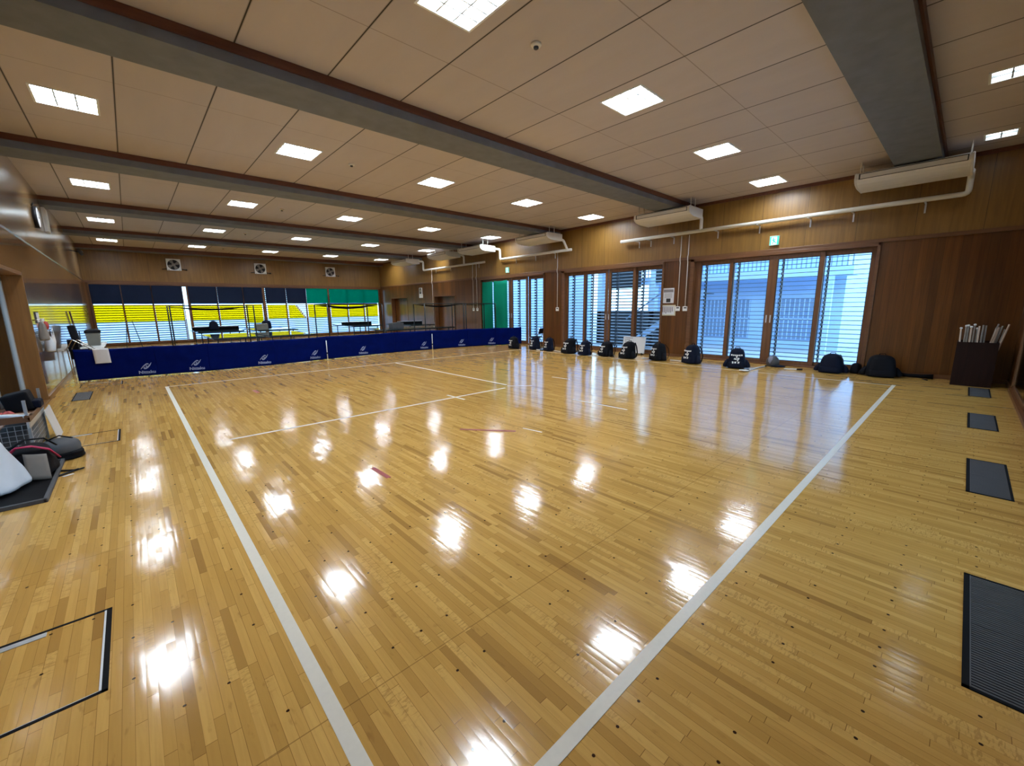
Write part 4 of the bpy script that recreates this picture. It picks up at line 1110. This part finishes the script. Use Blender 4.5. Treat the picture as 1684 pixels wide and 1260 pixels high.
# ------------------------------------------------------------------ bags along the right wall
def backpack(label, x, y, face, w_, h_, d_=None, mat='bag', text=True, wings=True, seed=0, top=.62, flop=0, z=0):
    """face: direction (degrees) the front panel looks towards"""
    d_ = d_ or w_*.72
    g = thing('backpack', label, 'bag', (x,y,z), math.radians(face+90), 'dark sports bags along the right wall')
    rnd = random.Random(seed)
    ph = [rnd.uniform(0,6.3) for _ in range(4)]
    wx = w_*.40
    def front(t):      # front surface depth (local -y) at height fraction t
        return -(d_/2)*(1-.42*t**1.7)*(1.0 if t > .04 else .95)
    rings = []; n = 20
    for j in range(12):
        t = j/11
        kx = (1-(1-top)*t**1.5)
        e = 1 if t < .8 else math.sqrt(max(.0,1-((t-.8)/.2)**2))*.55+.45
        if j == 0: e = .94
        ring = []
        for i in range(n):
            a = 2*PI*i/n; ca, sa = math.cos(a), math.sin(a)
            q = 1/((abs(ca)**4+abs(sa)**4)**.25)
            wob = 1+.03*math.sin(2*a+ph[0]+3*t)+.022*math.sin(5*a+ph[1]-5*t)
            if sa < -.55: wob = 1
            dep = -front(t) if sa < 0 else d_/2*(1-.25*t)
            ring.append((wx*kx*e*q*ca*wob+flop*t*t, dep*q*sa*wob*(e if t > .8 else 1), h_*t))
        rings.append(ring)
    MB().loft(rings).build('bag_body', M[mat], g, sub=1)
    # lid, front pocket, handle, straps
    m = MB(); m.tube([(-.05+flop,.0,h_*.97),(-.035+flop,.01,h_*1.05),(.035+flop,.01,h_*1.05),(.05+flop,.0,h_*.97)],.011,8,flat=.6); m.build('carry_handle', M['bagblack'], g)
    m = MB()
    m.grid(lambda u,v:(-wx*.80+1.6*wx*u, front(.04+.30*v)-.018*math.sin(PI*u)**.5*math.sin(PI*min(1,.25+v*.75)), h_*(.04+.30*v)),8,6); m.build('front_pocket', M[mat], g, solid=.006)
    for sx in (-1,1):
        m = MB(); m.tube([(sx*wx*.45+flop*.8,d_*.34,h_*.92),(sx*wx*.6,d_*.56,h_*.66),(sx*wx*.7,d_*.60,h_*.35),(sx*wx*.75,d_*.47,h_*.08)],.018,8,flat=.4); m.build('shoulder_strap', M['bagblack'], g)
        if wings:
            m = MB()
            m.loft([[(sx*(wx*.8+r*.55*(1+math.cos(a))*.5*1.6), -.0+r*.8*math.sin(a)*.7, zz) for a in [2*PI*k/12 for k in range(12)]] for r,zz in ((.13*w_/.5,.015),(.15*w_/.5,h_*.10),(.12*w_/.5,h_*.28),(.05*w_/.5,h_*.47))])
            m.build('side_pocket', M[mat], g, sub=1)
    if text:
        m = MB()
        def put(u,z): # u -1..1 across, z 0..1 of the height
            xx = u*wx*.72+flop*z*z; return (xx, front(z)-.012, h_*z)
        def poly(ps): m.add([put(*p) for p in ps],[tuple(range(len(ps)))])
        # word across, then two blocks of figures below
        for k in range(6):
            u0 = -.82+k*.28; s1 = .015*((k-2.5)**2)/6
            poly([(u0,.63+s1),(u0+.20,.63+s1),(u0+.20,.70+s1),(u0,.70+s1)])
        poly([(-.10,.54),(.10,.54),(.08,.64),(-.08,.64)])
        for ps in ([(-.42,.47),(-.05,.44),(.02,.50),(-.30,.54)],[(.05,.44),(.40,.54),(.30,.56),(.0,.50)],[(.02,.38),(.18,.38),(.42,.52),(.28,.53)],
                   [(-.58,.20),(-.36,.19),(-.40,.36),(-.62,.37)],[(-.26,.19),(-.02,.19),(-.02,.36),(-.28,.36)],[(.08,.19),(.30,.18),(.46,.36),(.22,.37)],[(-.02,.20),(.1,.2),(.1,.25),(-.02,.25)]): poly(ps)
        m.build('white_print', M['bagtext'], g)
    return g
def cam_dir(x,y): return math.degrees(math.atan2(-y,-x))
BG = [ # x, y, turn from camera, w, h, label
 (9.30,10.05,-55,.42,.40,'black bag with white print touching the right end of the barrier','bagblack',True),
 (9.56,9.33,-55,.42,.42,'dark bag with white print in front of the folding chair','bag',True),
 (9.52,8.70,-50,.37,.42,'dark bag with white print third along the row from the barrier','bag',True),
 (9.42,7.80,-52,.50,.46,'wide peaked black bag below the left pane of the middle doors','bagblack',True),
 (9.36,7.18,-42,.40,.42,'dark bag with white print between the peaked bag and the next bag','bag',True),
 (9.58,6.62,-52,.48,.41,'black bag with a green spot left of the whiteboard','bagblack',True),
 (9.54,5.92,-48,.48,.45,'black hunched bag in front of the whiteboard','bagblack',True),
 (9.72,5.14,-52,.48,.44,'black bag right of the whiteboard, below the poster wall','bagblack',True),
 (9.72,4.30,-45,.47,.45,'navy bag with white print at the left edge of the nearest doors','bag',True),
 (9.65,3.28,-2,.47,.435,'navy bag with white print facing the camera before the nearest doors','bag',True),
]
for i,(x,y,tn,w_,h_,lab,mt,tx) in enumerate(BG):
    backpack(lab,x,y,cam_dir(x,y)+tn,w_,h_,None,mt,tx,True,seed=i,flop=(-.03,.02,.03,.09,.03,.05,.07,-.02,.02,0)[i])
backpack('dark navy bag with no print in front of the right pane of the nearest doors',10.28,1.72,cam_dir(10.2,1.7)-10,.52,.38,.40,'bag',False,True,seed=31)
backpack('biggest black bag against the cedar wall right of the doors',10.32,.98,cam_dir(10.2,1.0)+5,.56,.41,.42,'bagblack',False,True,seed=32,top=.72)
o = soft_bag(MB(),(0,0,0),.26,.19,.21,top=.7,seed=44).build('sports_bag', M['bagblack'], None, (10.46,1.36,0), sub=1)
tag(o,'low black bundle between the two unprinted bags','bag')
g = thing('cap_bag','small pale purple cap shaped bag at the foot of the nearest doors','bag',(10.42,2.80,0))
m = MB(); m.ball((0,0,.10),.12,.13,.14,16,10); m.build('crown', M['dgrey'], g)
m = MB(); m.ball((.0,-.10,.02),.15,.16,.02,14,6); m.build('brim', M['bag'], g)
m = MB(); m.ball((-.035,.015,.12),.088,.075,.115,12,8); m.build('pale_panel', M['palecap'], g)

# lacrosse sticks
def stick(label, x0, y0, x1, y1, head=True):
    d = Vector((x1-x0,y1-y0,0)); Lg = d.length; ang = math.atan2(d.y,d.x)
    g = thing('lacrosse_stick', label, 'stick', (x0,y0,0), ang, 'white sticks lying by the bags')
    MB().cyl((.24 if head else 0,0,.020),(Lg,0,.016),.013,n=8).build('shaft', M['stick'], g)
    MB().cyl((Lg-.10,0,.0165),(Lg+.01,0,.0165),.0155,n=8).build('grip_end', M['black'], g)
    if head:
        m = MB(); pts = []
        for k in range(21):
            a = 2*PI*k/20; pts.append((.11-.125*math.cos(a), .075*math.sin(a)*(1.15 if math.cos(a) > 0 else .85), .026+.01*math.cos(a)))
        m.tube(pts,.010,8,caps=False); m.build('head', M['stick'], g)
        m = MB(); m.grid(lambda u,v:(.01+.2*u, (-.065+.13*v)*math.sin(PI*(.12+.76*u)), .022-.014*math.sin(PI*u)*math.sin(PI*v)),8,6); m.build('pocket_mesh', M['paper'], g, solid=.002)
        MB().cyl((.23,0,.020),(.29,0,.020),.018,n=8).build('throat', M['black'], g)
    return g
stick('white stick with netted head in front of the camera facing bag',9.12,2.98,10.30,2.88)
stick('white stick end between the hunched bag and the poster wall bag',9.62,5.55,9.95,5.40,False)
stick('white stick end between the poster wall bag and the navy bag',9.78,4.86,9.84,4.45,False)
stick('white stick end beside the black bag with a green spot',9.40,6.98,9.55,6.35,False)
stick('white stick end between the third bag and the peaked bag',9.55,8.55,9.46,8.05,False)
stick('white stick end right of the folding chair bag',9.40,9.12,9.46,8.9,False)
stick('thin dark handled stick on the floor below the nearest doors',10.02,2.47,10.22,2.2,False)
g = thing('stick_bag','long thin black stick bag lying against the wall beside the brown box','bag',(10.50,.84,0))
m = MB(); m.tube([(-.01,-.12,.045),(.0,-.22,.04),(.03,-.42,.04),(.045,-.56,.045)],[.035,.03,.034,.045],10); m.build('sleeve', M['bagblack'], g)
m = MB(); m.tube([(-.10,-.44,.006),(-.2,-.5,.006)],.012,6); m.build('strap_end', M['black'], g)

# whiteboard
g = thing('whiteboard','small whiteboard leaning on the middle louvred doors','whiteboard',(10.45,6.32,.0))
Mx = Matrix.Rotation(math.radians(9),4,'Y')
MB().box(-.006,.006,-.34,.34,.05,.49,0,Mx).build('panel', M['board'], g)
MB().box(-.009,.009,-.35,.35,.485,.50,0,Mx).box(-.009,.009,-.35,.35,.038,.053,0,Mx).box(-.009,.009,-.355,-.34,.038,.50,0,Mx).box(-.009,.009,.34,.355,.038,.50,0,Mx).build('rim', M['alu'], g)
m = MB(); rnd = random.Random(2)
for r_,(z,n_) in enumerate(((.455,5),(.405,3),(.355,3))):
    for k in range(n_):
        y = .29-k*.05; m.box(-.0072,-.0062,y-.036,y,z-.012+rnd.uniform(0,.006),z+.010,0,Mx)
m.build('handwriting', M['ink'], g)
MB().box(-.012,.03,-.3,-.26,0,.05).box(-.012,.03,.26,.3,0,.05).build('foot', M['black'], g)

# dark brown box of pale sticks
g = thing('stick_box','tall dark brown box holding pale sticks in the right corner','box',(10.34,-.17,0))
m = MB()
m.box(-.29,-.27,-.23,.23,0,.72).box(.27,.29,-.23,.23,0,.72).box(-.27,.27,-.23,-.21,0,.72).box(-.27,.27,.21,.23,0,.72).box(-.27,.27,-.21,.21,0,.03)
m.build('box_body', M['darkbox'], g)
rnd = random.Random(9)
pos = ['far left','left','inner left','middle']
SL = []
for k in range(9):  SL.append((-.18+.045*(k%3), .17-.030*k, rnd.uniform(-.02,.02), rnd.uniform(.02,.10)*(1 if k < 4 else .3), .92+rnd.uniform(0,.10)))
for k in range(8):  SL.append((-.05+.05*(k%3), -.03-.018*k, rnd.uniform(-.02,.02), -rnd.uniform(.12,.22), .92+rnd.uniform(0,.10)))
for k,(dx,dy,tx,ty,zt) in enumerate(SL):
    m = MB(); m.cyl((0,0,.05),(tx,ty*.9,zt),.0125+.004*(k%2),.011,n=8)
    o = m.build('wooden_stick', M['palestick'] if k%3 else M['tubepaper'], None, (10.34+dx,-.17+dy,0))
    tag(o, ('pale upright stick in the left bundle inside the brown box' if k < 9 else 'pale slanting stick in the right bundle inside the brown box'),'stick','pale sticks in the brown box')
    if k < 6: MB().ball((tx,ty*.9,zt+.006),.018,.018,.018,8,6).build('knob', M['white'], o)

# ------------------------------------------------------------------ outside
struct(MB().box(-60,80,-60,90,-.35,-.2).build('ground', M['ground']))
def building(label, x, y0, y1, floors, wy):
    g = thing('building', label, 'building', (x,(y0+y1)/2,-.2))
    h = (y1-y0)/2
    MB().box(0,6,-h,h,0,7.2).build('wall', M['facade'], g)
    MB().box(-1.0,0,-h-.3,h+.3,2.42,2.68).build('balcony_slab', M['facade'], g)
    m = MB(); y = -h-.28
    while y < h+.28:
        m.box(-.98,-.96,y,y+.035,2.68,3.55); y += .13
    m.box(-1.0,-.94,-h-.3,h+.3,3.52,3.58)
    m.build('railing', M['facwin'], g)
    for (a,b,z0,z1) in wy:
        o = MB().box(-.04,.01,a,b,z0,z1).build('window', M['facwin'], g)
        mm = MB(); yy = a
        while yy < b: mm.box(-.06,-.041,yy,yy+.03,z0,z1); yy += .14
        mm.box(-.06,-.041,a,b,(z0+z1)/2-.02,(z0+z1)/2+.02)
        mm.build('window_bars', M['facade'], o)
    for yy in (-h+.25,h-.25): MB().box(-1.0,-.85,yy-.1,yy+.1,0,2.42).build('column', M['facade'], g)
    return g
building('pale blue building with balcony railing outside the nearest doors',17.0,2.75,9.2,2,[(-2.9,-1.0,.35,1.75),(-.5,1.1,.35,1.75),(1.5,2.9,.9,1.9)])
g = thing('outdoor_stair','dark steel outdoor staircase beyond the middle doors','stairs',(13.2,7.2,-.2))
for k in range(9):
    MB().box(0,1.0,-1.5+.28*k,-1.22+.28*k,1.9-.19*k,1.93-.19*k).build('tread', M['steelstair'], g)
MB().add([(0,-1.6,2.05),(0,1.1,.2),(0,1.1,.0),(0,-1.6,1.8),(.04,-1.6,2.05),(.04,1.1,.2),(.04,1.1,.0),(.04,-1.6,1.8)],[(0,1,2,3),(7,6,5,4),(0,4,5,1),(1,5,6,2),(2,6,7,3),(3,7,4,0)]).build('stringer', M['facade'], g)
MB().bar((0,-1.6,2.9),(0,1.1,1.1),.04,.04).build('handrail', M['facwin'], g)
g = thing('outdoor_wall','dark low wall outside the middle doors','wall',(14.6,8.2,-.2))
MB().box(0,.2,-.9,2.4,0,1.35).build('panel', M['darkwall'], g)
MB().box(0,.2,-.9,-.2,2.4,5.0).build('upper_panel', M['darkwall'], g)
MB().box(0,.2,.5,1.9,2.25,5.0).build('upper_panel', M['darkwall'], g)
MB().box(.0,.25,-.2,.0,0,5.0).box(0,.25,2.2,2.4,0,5).build('post', M['facade'], g)
tag(MB().box(17.5,17.9,15.2,30,-.2,5.5).build('outdoor_wall', M['facade']),'added pale blue backdrop wall beyond the far louvred doors','wall')  # backdrop added to turn the view through the far doors blue
g = thing('outdoor_screen','pale blue outdoor wall seen through the left pane of the middle doors','wall',(15.8,13.2,-.2))
MB().box(0,.3,-1.2,1.0,0,4.5).build('panel', M['facade'], g)
tag(MB().box(-3.6,-3.3,-3,20,-.2,1.0).build('dark_backdrop', M['dark_backdrop']),'added dark backdrop outside the left louvred window','dark_backdrop')  # backdrop added so the gaps between the slats look dark
tag(MB().box(0,14,-4.4,-4.1,-.2,.6).build('dark_backdrop', M['dark_backdrop']),'added dark backdrop outside the near louvred window','dark_backdrop')  # second added backdrop, kept low so the near slats stay lit

# ------------------------------------------------------------------ sky, camera, view
w = bpy.data.worlds.new('sky'); scene.world = w; w.use_nodes = True
nt = w.node_tree; nt.nodes.clear()
tc = N(nt,'ShaderNodeTexCoord'); sp = N(nt,'ShaderNodeSeparateXYZ'); L(nt, tc.outputs['Generated'], sp.inputs[0])
col = ramp(nt, math_(nt,'MULTIPLY_ADD', sp.outputs[2], .5, .5), [(.45,(.55,.75,1.0)),(.52,(.62,.95,1.22)),(1.,(.42,.78,1.35))])
bg = N(nt,'ShaderNodeBackground'); bg.inputs[1].default_value = 2.2; L(nt, col, bg.inputs[0])
wo = N(nt,'ShaderNodeOutputWorld'); L(nt, bg.outputs[0], wo.inputs[0])

yaw, pit, rol, fpx = .740562719, -.182992303, -.0108275620, 678.452870
cy, sy = math.cos(yaw), math.sin(yaw); cp, sp_ = math.cos(pit), math.sin(pit)
f = Vector((sy*cp, cy*cp, sp_)); r0 = Vector((cy,-sy,0)); u0 = r0.cross(f)
r = r0*math.cos(rol)+u0*math.sin(rol); u = -r0*math.sin(rol)+u0*math.cos(rol)
cam = bpy.data.cameras.new('camera'); co = bpy.data.objects.new('camera', cam); COL.objects.link(co)
co.matrix_world = Matrix(((r.x,u.x,-f.x,0),(r.y,u.y,-f.y,0),(r.z,u.z,-f.z,1.37),(0,0,0,1)))
cam.sensor_fit = 'HORIZONTAL'; cam.sensor_width = 36; cam.lens = 36*fpx/1684; cam.clip_start = .02; cam.clip_end = 300
scene.camera = co

# room units to metres
for me in bpy.data.meshes: me.transform(Matrix.Scale(S,4)); me.update()
for o in scene.objects: o.location = o.location*S

scene.view_settings.view_transform = 'Standard'; scene.view_settings.look = 'None'
scene.view_settings.exposure = 0.75; scene.view_settings.gamma = 1.0
try: scene.view_settings.use_curve_mapping = False
except Exception: pass
cy_ = scene.cycles
cy_.use_denoising = True
cy_.max_bounces = 10; cy_.diffuse_bounces = 5; cy_.glossy_bounces = 4; cy_.transparent_max_bounces = 16
cy_.sample_clamp_indirect = 6.0
cy_.caustics_reflective = True; cy_.blur_glossy = .8; cy_.caustics_refractive = False
